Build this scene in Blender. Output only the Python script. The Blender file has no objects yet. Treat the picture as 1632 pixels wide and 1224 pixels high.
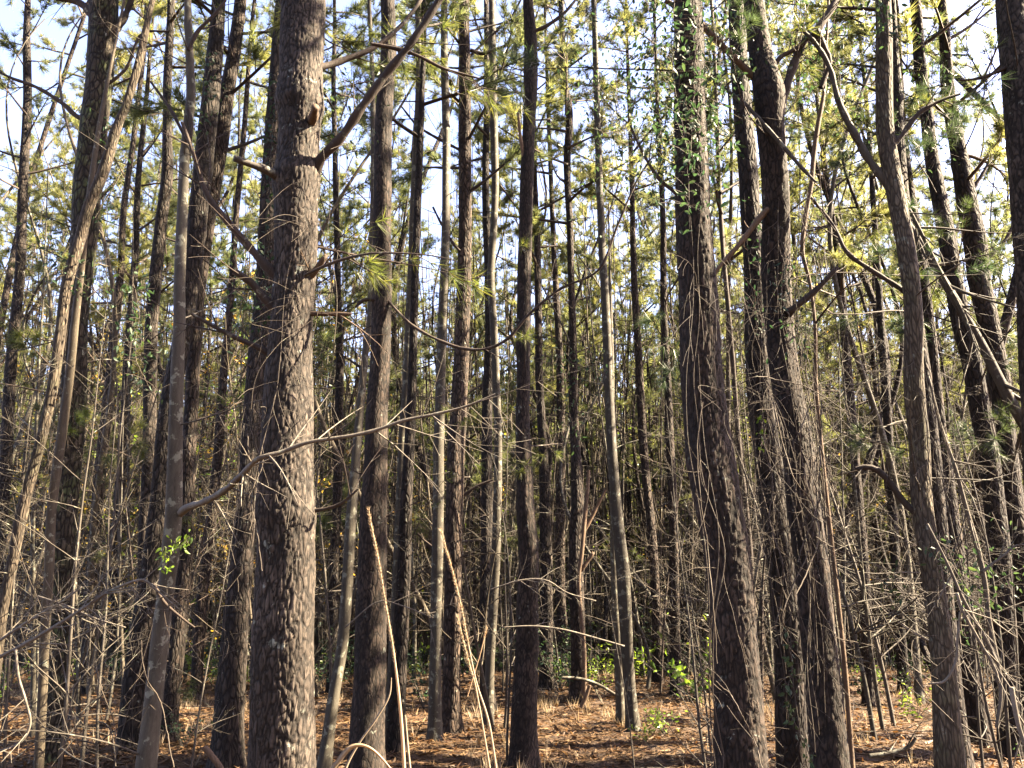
import bpy, math, random
import numpy as np
from mathutils import Vector, Matrix

# ------------------------------------------------------------ camera, sky, sun
SC = bpy.context.scene
COL = SC.collection
PITCH = math.radians(13.0)
F = 1281.0                      # focal length in photograph pixels (1632 wide)
CZ = 1.9
cam_d = bpy.data.cameras.new('camera')
cam = bpy.data.objects.new('camera', cam_d); COL.objects.link(cam)
cam.location = (0, 0, CZ); cam.rotation_euler = (math.pi/2 + PITCH, 0, 0)
cam_d.sensor_width = 36; cam_d.lens = 36*F/1632
cam_d.clip_start = 0.05; cam_d.clip_end = 2000
SC.camera = cam

SUN_AZ, SUN_EL = math.radians(86), math.radians(40)
world = bpy.data.worlds.new('World'); SC.world = world; world.use_nodes = True
wn = world.node_tree.nodes; wl = world.node_tree.links
wn.clear()
sky = wn.new('ShaderNodeTexSky'); sky.sky_type = 'NISHITA'; sky.sun_disc = False
sky.sun_elevation = SUN_EL; sky.sun_rotation = SUN_AZ
sky.air_density = 1.0; sky.dust_density = 1.4; sky.ozone_density = 2.2
bg = wn.new('ShaderNodeBackground'); bg.inputs[1].default_value = 0.051
wo = wn.new('ShaderNodeOutputWorld')
stn = wn.new('ShaderNodeMix'); stn.data_type = 'RGBA'; stn.blend_type = 'MULTIPLY'; stn.inputs[0].default_value = 1; stn.inputs[7].default_value = (1.22, .98, 1.04, 1)
wl.new(sky.outputs[0], stn.inputs[6]); wl.new(stn.outputs[2], bg.inputs[0]); wl.new(bg.outputs[0], wo.inputs[0])
sun_d = bpy.data.lights.new('sun', 'SUN'); sun_d.energy = 5.0; sun_d.angle = math.radians(0.53)
sun_d.color = (1.0, 0.82, 0.57)
sun = bpy.data.objects.new('sun', sun_d); COL.objects.link(sun)
SV = Vector((math.cos(SUN_EL)*math.sin(SUN_AZ), math.cos(SUN_EL)*math.cos(SUN_AZ), math.sin(SUN_EL)))
sun.rotation_euler = SV.to_track_quat('Z', 'Y').to_euler(); sun.location = SV*60
SC.view_settings.view_transform = 'Standard'; SC.view_settings.look = 'None'
SC.view_settings.gamma = 1; SC.view_settings.exposure = 3.95
cy = SC.cycles
cy.max_bounces = 6; cy.diffuse_bounces = 4; cy.glossy_bounces = 2; cy.transmission_bounces = 4
cy.transparent_max_bounces = 4; cy.caustics_reflective = False; cy.caustics_refractive = False

CP, SP = math.cos(PITCH), math.sin(PITCH)
def at(px, py, D):
    u = (px-816)/F; v = (612-py)/F
    dy = CP - v*SP; dz = SP + v*CP
    t = D/dy
    return np.array([u*t, D, CZ + dz*t]), t      # point and depth along the lens axis
def to_px(x, y, z):
    d = y*CP + (z-CZ)*SP
    v = (-y*SP + (z-CZ)*CP)/d
    return 816 + F*x/d, 612 - F*v

def ground(x, y):
    x = np.asarray(x, float); y = np.asarray(y, float)
    s = np.clip(y-15, 0, 78)
    z = -0.095*s + 0.045*np.sin(x*.9+y*.5)+0.035*np.sin(x*.33-y*1.3+1)+.03*np.sin(x*1.9+.4)*np.sin(y*2.1)
    z = z + 0.05*np.sin(x*.21+2)*np.sin(y*.17)
    return z

# ------------------------------------------------------------ materials
def mat(name):
    m = bpy.data.materials.new(name); m.use_nodes = True
    nt = m.node_tree; nt.nodes.clear()
    return m, nt.nodes, nt.links
def ramp(n, stops, interp='LINEAR'):
    r = n.new('ShaderNodeValToRGB'); cr = r.color_ramp; cr.interpolation = interp
    while len(cr.elements) < len(stops): cr.elements.new(0.5)
    for e, (p, c) in zip(cr.elements, stops):
        e.position = p; e.color = (*c, 1)
    return r
def mixc(n, l, a, b, f, mode='MIX'):
    m = n.new('ShaderNodeMix'); m.data_type = 'RGBA'; m.blend_type = mode
    for sock, v in ((m.inputs[6], a), (m.inputs[7], b), (m.inputs[0], f)):
        if isinstance(v, (int, float)): sock.default_value = v
        elif isinstance(v, tuple): sock.default_value = (*v, 1)
        else: l.new(v, sock)
    return m.outputs[2]
def noise(n, l, vec, scale, detail=4, rough=.6, dist=0):
    t = n.new('ShaderNodeTexNoise'); t.inputs['Scale'].default_value = scale
    t.inputs['Detail'].default_value = detail; t.inputs['Roughness'].default_value = rough
    t.inputs['Distortion'].default_value = dist
    if vec is not None: l.new(vec, t.inputs['Vector'])
    return t
def mapping(n, l, src, scale):
    m = n.new('ShaderNodeMapping'); m.inputs['Scale'].default_value = scale
    l.new(src, m.inputs['Vector']); return m.outputs[0]

def bark_plated(name, crack, lo, hi, cell=26, use_attr=False, lichen=.0, bump=.012, zs=.34, moss=0):
    m, n, l = mat(name)
    tc = n.new('ShaderNodeTexCoord'); oi = n.new('ShaderNodeObjectInfo')
    base = mapping(n, l, tc.outputs['Object'], (1, 1, zs))
    nz = noise(n, l, base, 9, 3)
    add = n.new('ShaderNodeVectorMath'); add.operation = 'MULTIPLY_ADD'
    add.inputs[1].default_value = (.05, .05, .05); l.new(nz.outputs['Color'], add.inputs[0]); l.new(base, add.inputs[2])
    v1 = n.new('ShaderNodeTexVoronoi'); v1.feature = 'DISTANCE_TO_EDGE'; v1.inputs['Scale'].default_value = cell
    l.new(add.outputs[0], v1.inputs['Vector'])
    v2 = n.new('ShaderNodeTexVoronoi'); v2.feature = 'F1'; v2.inputs['Scale'].default_value = cell
    l.new(add.outputs[0], v2.inputs['Vector'])
    fine = noise(n, l, base, 70, 5, .7)
    big = noise(n, l, tc.outputs['Object'], 2.2, 4, .6)
    if use_attr:
        at_ = n.new('ShaderNodeAttribute'); at_.attribute_name = 'plate'
        mask0 = ramp(n, [(0.12, (0, 0, 0)), (.8, (1, 1, 1))]); l.new(at_.outputs['Fac'], mask0.inputs[0])
        mk = ramp(n, [(0.02, (.12, .12, .12)), (.16, (1, 1, 1))]); l.new(v1.outputs['Distance'], mk.inputs[0])
        class _m: outputs = [mixc(n, l, mask0.outputs[0], mk.outputs[0], 1.0, 'MULTIPLY')]
        mask = _m
        at2 = n.new('ShaderNodeAttribute'); at2.attribute_name = 'tone'; tone = at2.outputs['Fac']
    else:
        mask = ramp(n, [(0.03, (0, 0, 0)), (.22, (1, 1, 1))]); l.new(v1.outputs['Distance'], mask.inputs[0])
        sep = n.new('ShaderNodeSeparateColor'); l.new(v2.outputs['Color'], sep.inputs[0]); tone = sep.outputs[0]
    pl = mixc(n, l, lo, hi, tone)
    fr = ramp(n, [(.3, (.45, .45, .45)), (.7, (1.35, 1.3, 1.25))]); l.new(fine.outputs['Fac'], fr.inputs[0])
    pl = mixc(n, l, pl, fr.outputs[0], 1.0, 'MULTIPLY')
    br = ramp(n, [(.3, (.7, .68, .66)), (.7, (1.2, 1.2, 1.2))]); l.new(big.outputs['Fac'], br.inputs[0])
    pl = mixc(n, l, pl, br.outputs[0], 1.0, 'MULTIPLY')
    if lichen > 0:
        ln = noise(n, l, tc.outputs['Object'], 11, 5, .65)
        lr = ramp(n, [(.66-lichen*.12, (0, 0, 0)), (.70-lichen*.12, (1, 1, 1))]); l.new(ln.outputs['Fac'], lr.inputs[0])
        pl = mixc(n, l, pl, (.17, .185, .155), lr.outputs[0])
    if moss:
        mn = noise(n, l, tc.outputs['Object'], 3.1, 4, .6)
        mr = ramp(n, [(.5, (0, 0, 0)), (.62, (moss, moss, moss))]); l.new(mn.outputs['Fac'], mr.inputs[0])
        pl = mixc(n, l, pl, (.055, .075, .028), mr.outputs[0])
    c = mixc(n, l, crack, pl, mask.outputs[0])
    # every tree its own tone
    rr = ramp(n, [(0, (.72, .68, .66)), (.5, (1, 1, 1)), (1, (1.32, 1.22, 1.12))]); l.new(oi.outputs['Random'], rr.inputs[0])
    if not use_attr: c = mixc(n, l, c, rr.outputs[0], 1.0, 'MULTIPLY')
    b = n.new('ShaderNodeBsdfPrincipled'); l.new(c, b.inputs['Base Color']); b.inputs['Roughness'].default_value = .88
    b.inputs['Specular IOR Level'].default_value = .25
    hm = n.new('ShaderNodeMath'); hm.operation = 'MULTIPLY_ADD'; hm.inputs[1].default_value = .35
    l.new(fine.outputs['Fac'], hm.inputs[0])
    if use_attr:
        sm = n.new('ShaderNodeMath'); sm.operation = 'MULTIPLY'; sm.inputs[1].default_value = .25
        v3 = ramp(n, [(0, (0, 0, 0)), (.15, (1, 1, 1))]); l.new(v1.outputs['Distance'], v3.inputs[0])
        l.new(v3.outputs[0], sm.inputs[0]); l.new(sm.outputs[0], hm.inputs[2])
    else: l.new(mask.outputs[0], hm.inputs[2])
    bu = n.new('ShaderNodeBump'); bu.inputs['Strength'].default_value = .9; bu.inputs['Distance'].default_value = bump
    l.new(hm.outputs[0], bu.inputs['Height']); l.new(bu.outputs[0], b.inputs['Normal'])
    o = n.new('ShaderNodeOutputMaterial'); l.new(b.outputs[0], o.inputs[0])
    return m

def bark_smooth(name, lo, hi, lichen=.5, rough=.8):
    m, n, l = mat(name)
    tc = n.new('ShaderNodeTexCoord'); oi = n.new('ShaderNodeObjectInfo')
    base = mapping(n, l, tc.outputs['Object'], (1, 1, .22))
    a = noise(n, l, base, 48, 8, .78, .5); b2 = noise(n, l, tc.outputs['Object'], 4, 4, .6)
    r = ramp(n, [(.3, lo), (.7, hi)]); l.new(a.outputs['Fac'], r.inputs[0])
    br = ramp(n, [(.3, (.72, .7, .68)), (.7, (1.2, 1.2, 1.2))]); l.new(b2.outputs['Fac'], br.inputs[0])
    c = mixc(n, l, r.outputs[0], br.outputs[0], 1.0, 'MULTIPLY')
    if lichen:
        ln = noise(n, l, tc.outputs['Object'], 14, 4, .6)
        lr = ramp(n, [(.64-lichen*.1, (0, 0, 0)), (.70-lichen*.1, (1, 1, 1))]); l.new(ln.outputs['Fac'], lr.inputs[0])
        c = mixc(n, l, c, (.13, .137, .112), lr.outputs[0])
    rr = ramp(n, [(0, (.75, .72, .7)), (1, (1.25, 1.2, 1.12))]); l.new(oi.outputs['Random'], rr.inputs[0])
    c = mixc(n, l, c, rr.outputs[0], 1.0, 'MULTIPLY')
    b = n.new('ShaderNodeBsdfPrincipled'); l.new(c, b.inputs['Base Color']); b.inputs['Roughness'].default_value = rough
    b.inputs['Specular IOR Level'].default_value = .3
    bu = n.new('ShaderNodeBump'); bu.inputs['Strength'].default_value = .7; bu.inputs['Distance'].default_value = .006
    l.new(a.outputs['Fac'], bu.inputs['Height']); l.new(bu.outputs[0], b.inputs['Normal'])
    o = n.new('ShaderNodeOutputMaterial'); l.new(b.outputs[0], o.inputs[0])
    return m

def leaf(name, cols, trans=.45, rough=.5, spec=.3, tcol=(1.0, 1.0, .55)):
    m, n, l = mat(name)
    g = n.new('ShaderNodeNewGeometry'); oi = n.new('ShaderNodeObjectInfo')
    stops = [(i/(len(cols)-1), c) for i, c in enumerate(cols)]
    r = ramp(n, stops); l.new(g.outputs['Random Per Island'], r.inputs[0])
    rr = ramp(n, [(0, (.8, .85, .9)), (1, (1.25, 1.12, .95))]); l.new(oi.outputs['Random'], rr.inputs[0])
    c = mixc(n, l, r.outputs[0], rr.outputs[0], 1.0, 'MULTIPLY')
    b = n.new('ShaderNodeBsdfPrincipled'); l.new(c, b.inputs['Base Color']); b.inputs['Roughness'].default_value = rough
    b.inputs['Specular IOR Level'].default_value = spec
    t = n.new('ShaderNodeBsdfTranslucent'); tc2 = mixc(n, l, c, (tcol[0]*1.9, tcol[1]*1.9, tcol[2]*1.9), 1.0, 'MULTIPLY')
    l.new(tc2, t.inputs[0])
    mx = n.new('ShaderNodeMixShader'); mx.inputs[0].default_value = trans
    l.new(b.outputs[0], mx.inputs[1]); l.new(t.outputs[0], mx.inputs[2])
    o = n.new('ShaderNodeOutputMaterial'); l.new(mx.outputs[0], o.inputs[0])
    return m

M = {}
M['pine_near'] = bark_plated('pine_bark_near', (0.0072, 0.0058, 0.0047), (0.0306, 0.0247, 0.0204), (0.0833, 0.0706, 0.0595), use_attr=True, lichen=.2)
M['pine_red'] = bark_plated('pine_bark_red', (0.0052, 0.0040, 0.0032), (0.0208, 0.0156, 0.0124), (0.0576, 0.0432, 0.0344), use_attr=True, lichen=.15)
M['pine'] = bark_plated('pine_bark', (0.0074, 0.0053, 0.0041), (0.0254, 0.0197, 0.0156), (0.0640, 0.0500, 0.0402), cell=24, lichen=.1)
M['pine_dark'] = bark_plated('pine_bark_dark', (0.0048, 0.0036, 0.0029), (0.0168, 0.0132, 0.0108), (0.0416, 0.0336, 0.0280), cell=24, lichen=.1)
M['pine_moss'] = bark_plated('pine_bark_mossy', (0.0056, 0.0048, 0.0032), (0.0224, 0.0192, 0.0144), (0.0544, 0.0480, 0.0352), cell=24, lichen=.3, moss=.7)
M['smooth'] = bark_smooth('smooth_bark', (0.0216, 0.0198, 0.0153), (0.0630, 0.0576, 0.0450), .75)
M['smooth_tan'] = bark_smooth('smooth_tan_bark', (0.0285, 0.0238, 0.0171), (0.0741, 0.0627, 0.0446), .3)
M['fissured'] = bark_plated('fissured_bark', (0.0264, 0.0216, 0.0156), (0.0720, 0.0600, 0.0444), (0.1260, 0.1080, 0.0816), cell=46, lichen=.35, bump=.006, zs=.2, moss=.25)
M['limb'] = bark_smooth('limb_bark', (0.0170, 0.0127, 0.0102), (0.0493, 0.0357, 0.0281), .2)
M['dead'] = bark_smooth('dead_wood', (.045, .032, .022), (.12, .082, .054), .0)
M['twig'] = bark_smooth('twig_bark', (0.0252, 0.0217, 0.0182), (0.0644, 0.0581, 0.0490), .4)
M['vine'] = bark_smooth('vine_bark', (0.0279, 0.0229, 0.0180), (0.0744, 0.0620, 0.0496), .2)
M['pale_twig'] = bark_smooth('pale_twig_bark', (.055, .049, .042), (.15, .138, .118), .3)
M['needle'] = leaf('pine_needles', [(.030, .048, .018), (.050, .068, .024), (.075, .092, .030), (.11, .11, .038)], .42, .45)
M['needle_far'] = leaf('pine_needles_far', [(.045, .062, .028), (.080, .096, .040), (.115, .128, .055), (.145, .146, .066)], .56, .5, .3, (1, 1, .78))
M['needle_blue'] = leaf('pine_needles_blue', [(0.0216, 0.0374, 0.0259), (0.0324, 0.0518, 0.0346), (0.0468, 0.0662, 0.0396)], .35, .42)
M['leaf'] = leaf('evergreen_leaf', [(.016, .034, .022), (.027, .052, .032), (.045, .070, .036)], .35, .5, .25)
M['leaf_lime'] = leaf('lime_leaf', [(.06, .11, .02), (.10, .16, .025), (.15, .20, .03)], .5, .35, .4)
M['leaf_yellow'] = leaf('fading_leaf', [(.16, .13, .03), (.26, .18, .04), (.30, .17, .05), (.14, .15, .03)], .55, .5)
M['straw'] = leaf('dry_grass', [(0.1680, 0.1350, 0.0960), (0.2520, 0.2100, 0.1560), (0.2100, 0.1620, 0.1140)], .3, .6, .3, (1, .9, .7))
M['litter'] = leaf('needle_litter', [(0.0360, 0.0160, 0.0072), (0.0680, 0.0336, 0.0144), (0.1080, 0.0576, 0.0240), (0.1400, 0.0840, 0.0384), (0.0288, 0.0160, 0.0096)], .12, .65, .25, (1, .8, .5))
M['deadleaf'] = leaf('dead_leaf', [(0.0600, 0.0315, 0.0150), (0.1125, 0.0600, 0.0300), (0.1500, 0.1013, 0.0562)], .3, .6, .3, (1, .8, .5))

m, n, l = mat('forest_floor_soil')
tc = n.new('ShaderNodeTexCoord')
a = noise(n, l, tc.outputs['Object'], 14, 8, .75); b_ = noise(n, l, tc.outputs['Object'], .9, 5, .6)
r = ramp(n, [(.30, (.018, .010, .006)), (.5, (.05, .028, .013)), (.68, (.095, .057, .027))]); l.new(a.outputs['Fac'], r.inputs[0])
r2 = ramp(n, [(.35, (.6, .6, .62)), (.65, (1.15, 1.1, 1.0))]); l.new(b_.outputs['Fac'], r2.inputs[0])
c = mixc(n, l, r.outputs[0], r2.outputs[0], 1.0, 'MULTIPLY')
b = n.new('ShaderNodeBsdfPrincipled'); l.new(c, b.inputs['Base Color']); b.inputs['Roughness'].default_value = .95
bu = n.new('ShaderNodeBump'); bu.inputs['Distance'].default_value = .05; l.new(a.outputs['Fac'], bu.inputs['Height']); l.new(bu.outputs[0], b.inputs['Normal'])
o = n.new('ShaderNodeOutputMaterial'); l.new(b.outputs[0], o.inputs[0]); M['soil'] = m

# ------------------------------------------------------------ mesh building
class MB:
    def __init__(s): s.v = []; s.f4 = []; s.f3 = []; s.m4 = []; s.m3 = []; s.n = 0; s.plate = []; s.tone = []
    def add(s, v, f4=None, f3=None, mi=0, plate=None, tone=None):
        s.v.append(v)
        if f4 is not None and len(f4): s.f4.append(f4+s.n); s.m4.append(np.full(len(f4), mi, np.int32))
        if f3 is not None and len(f3): s.f3.append(f3+s.n); s.m3.append(np.full(len(f3), mi, np.int32))
        s.plate.append(np.full(len(v), .8) if plate is None else plate)
        s.tone.append(np.full(len(v), .5) if tone is None else tone)
        s.n += len(v)
    def merge(s, o, R=None, t=None, mi_shift=0):
        if o.n == 0: return
        v = np.concatenate(o.v)
        if R is not None: v = v@R.T
        if t is not None: v = v+t
        f4 = np.concatenate(o.f4) if o.f4 else None; f3 = np.concatenate(o.f3) if o.f3 else None
        s.v.append(v)
        if f4 is not None: s.f4.append(f4+s.n); s.m4.append(np.concatenate(o.m4)+mi_shift)
        if f3 is not None: s.f3.append(f3+s.n); s.m3.append(np.concatenate(o.m3)+mi_shift)
        s.plate += o.plate; s.tone += o.tone; s.n += o.n
    def mesh(s, name, mats, attrs=False, smooth=True):
        me = bpy.data.meshes.new(name)
        v = np.concatenate(s.v) if s.v else np.zeros((0, 3))
        f4 = np.concatenate(s.f4) if s.f4 else np.zeros((0, 4), int); f3 = np.concatenate(s.f3) if s.f3 else np.zeros((0, 3), int)
        me.vertices.add(len(v)); me.vertices.foreach_set('co', v.astype(np.float32).ravel())
        nl = f4.size+f3.size; me.loops.add(nl)
        me.loops.foreach_set('vertex_index', np.concatenate([f4.ravel(), f3.ravel()]).astype(np.int32))
        npol = len(f4)+len(f3); me.polygons.add(npol)
        st = np.concatenate([np.arange(len(f4))*4, f4.size+np.arange(len(f3))*3]).astype(np.int32)
        me.polygons.foreach_set('loop_start', st)
        mi = np.concatenate(s.m4+s.m3) if (s.m4 or s.m3) else np.zeros(0, np.int32)
        me.polygons.foreach_set('material_index', mi.astype(np.int32))
        me.polygons.foreach_set('use_smooth', np.full(npol, smooth))
        for m_ in mats: me.materials.append(M[m_])
        me.update(calc_edges=True)
        if attrs:
            for nm, arr in (('plate', s.plate), ('tone', s.tone)):
                at_ = me.attributes.new(nm, 'FLOAT', 'POINT'); at_.data.foreach_set('value', np.concatenate(arr).astype(np.float32))
        return me

def frames(P):
    T = np.gradient(P, axis=0); T /= np.linalg.norm(T, axis=1)[:, None]+1e-9
    mt = np.abs(T).mean(0); ref = np.zeros(3); ref[np.argmin(mt)] = 1
    U = np.cross(T, ref); U /= np.linalg.norm(U, axis=1)[:, None]+1e-9
    V = np.cross(T, U)
    return T, U, V
_ringcache = {}
def ring_faces(nr, k):
    key = (nr, k)
    if key not in _ringcache:
        i = np.arange(nr-1)[:, None]*k; j = np.arange(k)[None, :]; j2 = (j+1) % k
        _ringcache[key] = np.stack([i+j, i+j2, i+k+j2, i+k+j], -1).reshape(-1, 4)
    return _ringcache[key]
def tube(mb, P, R, k=4, mi=0, cap=False):
    P = np.asarray(P, float); R = np.asarray(R, float)
    if R.ndim == 0: R = np.full(len(P), float(R))
    _, U, V = frames(P)
    th = np.arange(k)*2*math.pi/k
    v = P[:, None, :] + R[:, None, None]*(np.cos(th)[None, :, None]*U[:, None, :]+np.sin(th)[None, :, None]*V[:, None, :])
    f4 = ring_faces(len(P), k); f3 = None; v = v.reshape(-1, 3)
    if cap:
        v = np.vstack([v, P[-1:], P[:1]]); b0 = (len(P)-1)*k; j = np.arange(k)
        f3 = np.vstack([np.stack([b0+j, b0+(j+1) % k, np.full(k, len(P)*k)], 1), np.stack([(j+1) % k, j, np.full(k, len(P)*k+1)], 1)])
    mb.add(v, f4, f3, mi)

def smooth_path(pts, n):
    """Catmull-Rom through pts (k x d) resampled at n points"""
    p = np.asarray(pts, float)
    if len(p) == 2: return p[0]+(p[1]-p[0])*np.linspace(0, 1, n)[:, None]
    q = np.vstack([2*p[0]-p[1], p, 2*p[-1]-p[-2]])
    d = np.r_[0, np.cumsum(np.linalg.norm(np.diff(p[:, :3], axis=0), axis=1)+1e-9)]
    t = np.linspace(0, d[-1], n); i = np.clip(np.searchsorted(d, t, 'right')-1, 0, len(p)-2)
    u = ((t-d[i])/(d[i+1]-d[i]))[:, None]
    a, b, c, e = q[i], q[i+1], q[i+2], q[i+3]
    return .5*((2*b)+(-a+c)*u+(2*a-5*b+4*c-e)*u*u+(-a+3*b-3*c+e)*u**3)

# ---- plated bark relief: jittered cells wrapped round the trunk
def cells(theta, z, circ, rng_seed, cw=.036, ch=.085):
    rs = np.random.RandomState(rng_seed)
    nu = max(5, int(round(circ/cw))); nv = 4096
    J = rs.rand(256, nu, 3)
    w = .3*np.sin(z*17+theta*3)+.22*np.sin(z*31-theta*5+1)+.15*np.sin(theta*11+z*9)
    u = theta/(2*math.pi)*nu+.55*w; v = z/ch+.35*np.sin(theta*7+z*13)+.3*np.sin(theta*13-z*21)
    iu = np.floor(u).astype(int); iv = np.floor(v).astype(int)
    f1 = np.full(u.shape, 9.); f2 = np.full(u.shape, 9.); tone = np.zeros(u.shape)
    for a in (-1, 0, 1):
        for b in (-1, 0, 1):
            cu = (iu+a) % nu; cv = (iv+b) % 256
            jx, jy, jt = J[cv, cu, 0], J[cv, cu, 1], J[cv, cu, 2]
            d = np.hypot(iu+a+.1+.8*jx-u, iv+b+.1+.8*jy-v)
            near = d < f1
            f2 = np.where(near, f1, np.minimum(f2, d)); tone = np.where(near, jt, tone); f1 = np.where(near, d, f1)
    return f2-f1, tone

def wav(rng, z, amp, s0=1.):
    r = np.zeros_like(z)
    for _ in range(4):
        f = s0*10**rng.uniform(-.4, .7); r += np.sin(z*f*2+rng.uniform(0, 6.3))*amp/(f+.6)
    return r

class Trunk:
    """centre line through traced pixels at depth D, down to the soil and up to height H"""
    def __init__(s, D, pts, H, seed, flare=.35, end=False, wander=.02, up_blend=.35):
        s.rng = rng = np.random.RandomState(seed); s.seed = seed
        P = []
        for (px, py, w) in pts:
            p, t = at(px, py, D); P.append([p[2], p[0], w/2*t/F])
        P = np.array(P)[::1]; P = P[np.argsort(P[:, 0])]
        s.vis = (P[0, 0], P[-1, 0])
        slope_b = (P[min(1, len(P)-1), 1]-P[0, 1])/(P[min(1, len(P)-1), 0]-P[0, 0]+1e-6)
        k = max(0, len(P)-3)
        slope_t = (P[-1, 1]-P[k, 1])/(P[-1, 0]-P[k, 0]+1e-6)
        slope_b = np.clip(slope_b, -.12, .12)
        gz = float(ground(P[0, 1], D))-.12
        pre = []
        if P[0, 0] > gz+.05:
            dz = P[0, 0]-gz
            for q in (1., .6, .3):
                pre.append([P[0, 0]-dz*q, P[0, 1]-slope_b*dz*q*(1-.3*q), P[0, 2]*(1+flare*.35*q)])
        post = []
        if not end:
            z0, x0, r0 = P[-1]; L = max(H-z0, 1.5)
            for q in (.15, .35, .6, .8, 1.):
                post.append([z0+L*q, x0+slope_t*L*q*(1-up_blend*q), max(r0*(1-q)**.8, .012)])
        A = np.array(pre+P.tolist()+post)
        A = A[np.r_[True, np.diff(A[:, 0]) > .02]]
        zz = np.linspace(A[0, 0], A[-1, 0], 400); B = smooth_path(A[:, [0, 1, 2]], 500)
        s.z = B[:, 0]; s.x = B[:, 1]; s.r = np.maximum(B[:, 2], .006)
        o = np.argsort(s.z); s.z, s.x, s.r = s.z[o], s.x[o], s.r[o]
        s.D = D; s.base_z = gz+.12; s.wy = wav(rng, s.z, wander*2, .3); s.wy -= np.interp(gz, s.z, s.wy)*0
        s.flare = flare
    def pos(s, z):
        return np.stack([np.interp(z, s.z, s.x), s.D+np.interp(z, s.z, s.wy), np.asarray(z, float)], -1)
    def rad(s, z):
        return np.interp(z, s.z, s.r)
    def mesh(s, name, m, relief=.008, sides=32, dz=.03, knots=6, cw=.036, ch=.085):
        rng = s.rng
        z0, z1 = s.z[0], s.z[-1]
        vlo, vhi = max(z0, s.vis[0]-.3), min(z1, s.vis[1]+.3)
        Z = np.concatenate([np.arange(z0, vlo, .06), np.arange(vlo, vhi, dz), np.arange(vhi, z1, .25), [z1]])
        P = s.pos(Z); R = s.rad(Z).copy()
        O = s.pos(np.array([s.base_z]))[0]; s.O = O
        th = np.arange(sides)*2*math.pi/sides
        TH, ZZ = np.meshgrid(th, Z)
        rr = np.repeat(R[:, None], sides, 1)
        # root flare
        h = np.clip((ZZ-z0)/.55, 0, 1)
        rr *= 1+s.flare*(1-h)**2.2*(1+.35*np.sin(TH*5+s.seed)+.2*np.sin(TH*3+2))
        rr *= 1+.035*np.sin(TH*2+ZZ*.9+s.seed)+.03*np.sin(TH*3-ZZ*1.7)+.02*np.sin(ZZ*7+TH)
        for _ in range(knots):
            kz = rng.uniform(vlo, vhi); kt = rng.uniform(0, 6.28); kr = rng.uniform(.05, .09)
            dth = (TH-kt+math.pi) % (2*math.pi)-math.pi
            rr += .12*R.mean()*np.exp(-((dth*R.mean())**2+(ZZ-kz)**2)/(kr**2)*1.6)
        plate = tone = None
        if relief > 0:
            d, tone = cells(TH, ZZ, 2*math.pi*float(np.mean(R[:max(3, len(R)//2)])), s.seed, cw, ch)
            e = np.clip(d/.30, 0, 1); plate = e*e*(3-2*e)
            sc = np.clip(R/R.max(), .25, 1)[:, None]
            rr += relief*sc*(1.15*plate-.85+.35*(tone-.5)*plate)+relief*.12*np.sin(TH*23+ZZ*60)*np.sin(ZZ*45-TH*9)
            plate = plate.ravel(); tone = np.clip(.35+(tone-.5)*.6+.18*np.sin(ZZ*3.1+TH*2+s.seed)+.12*np.sin(ZZ*7.3-TH), 0, 1).ravel()
        v = np.stack([P[:, 0][:, None]+rr*np.cos(TH), P[:, 1][:, None]+rr*np.sin(TH), ZZ], -1).reshape(-1, 3)-O
        mb = MB(); mb.add(v, ring_faces(len(Z), sides), None, 0, plate, tone)
        return mb.mesh(name, [m], attrs=relief > 0)

# ------------------------------------------------------------ scene objects
def setp(o, label=None, cat=None, group=None, kind=None):
    if label: o['label'] = label
    if cat: o['category'] = cat
    if group: o['group'] = group
    if kind: o['kind'] = kind
    return o
def empty(name, loc, rz=0, **k):
    o = bpy.data.objects.new(name, None); COL.objects.link(o); o.location = loc; o.rotation_euler = (0, 0, rz)
    o.empty_display_size = .2
    return setp(o, **k)
def link(name, me, parent=None, loc=(0, 0, 0), rz=0, sc=1, **k):
    o = bpy.data.objects.new(name, me); COL.objects.link(o)
    if parent is not None: o.parent = parent
    o.location = loc; o.rotation_euler = (0, 0, rz)
    if sc != 1: o.scale = (sc, sc, sc) if not isinstance(sc, tuple) else sc
    return setp(o, **k)

# ------------------------------------------------------------ growth generators
def wander_path(rng, p0, d, L, n, wob=.15, grav=0.):
    """random curved path"""
    d = np.asarray(d, float); d = d/np.linalg.norm(d)
    st = L/(n-1); P = [np.asarray(p0, float)]
    v = rng.normal(0, wob, 3)
    for i in range(n-1):
        v = .6*v+rng.normal(0, wob, 3)*.5
        d = d+v*.5; d[2] += grav; d /= np.linalg.norm(d); P.append(P[-1]+d*st)
    return np.array(P)
def side_dir(rng, T, ang):
    a = rng.normal(size=3); a -= a@T*T; a /= np.linalg.norm(a)+1e-9
    return T*math.cos(ang)+a*math.sin(ang)
def grow(mb, rng, p0, d, L, r0, depth, mi=0, wob=.16, grav=0., kids=5, k=4, ang=(.5, 1.0), tips=None, sub=.5, step=.12):
    n = max(4, int(L/step)+2); n = min(n, 24)
    P = wander_path(rng, p0, d, L, n, wob, grav)
    R = r0*(1-.8*np.linspace(0, 1, n)); tube(mb, P, np.maximum(R, .0012), k, mi)
    if tips is not None and depth <= 1: tips.append(P)
    if depth > 0:
        for _ in range(max(1, int(kids*rng.uniform(.6, 1.3)))):
            i = rng.randint(max(1, n//5), n-1)
            T = P[i+1]-P[i] if i+1 < n else P[i]-P[i-1]; T /= np.linalg.norm(T)
            grow(mb, rng, P[i], side_dir(rng, T, rng.uniform(*ang)), L*sub*rng.uniform(.5, 1.1)*(1-.4*i/n), R[i]*.6, depth-1, mi, wob, grav, kids, max(3, k-1), ang, tips, sub, step)
    return P

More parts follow.
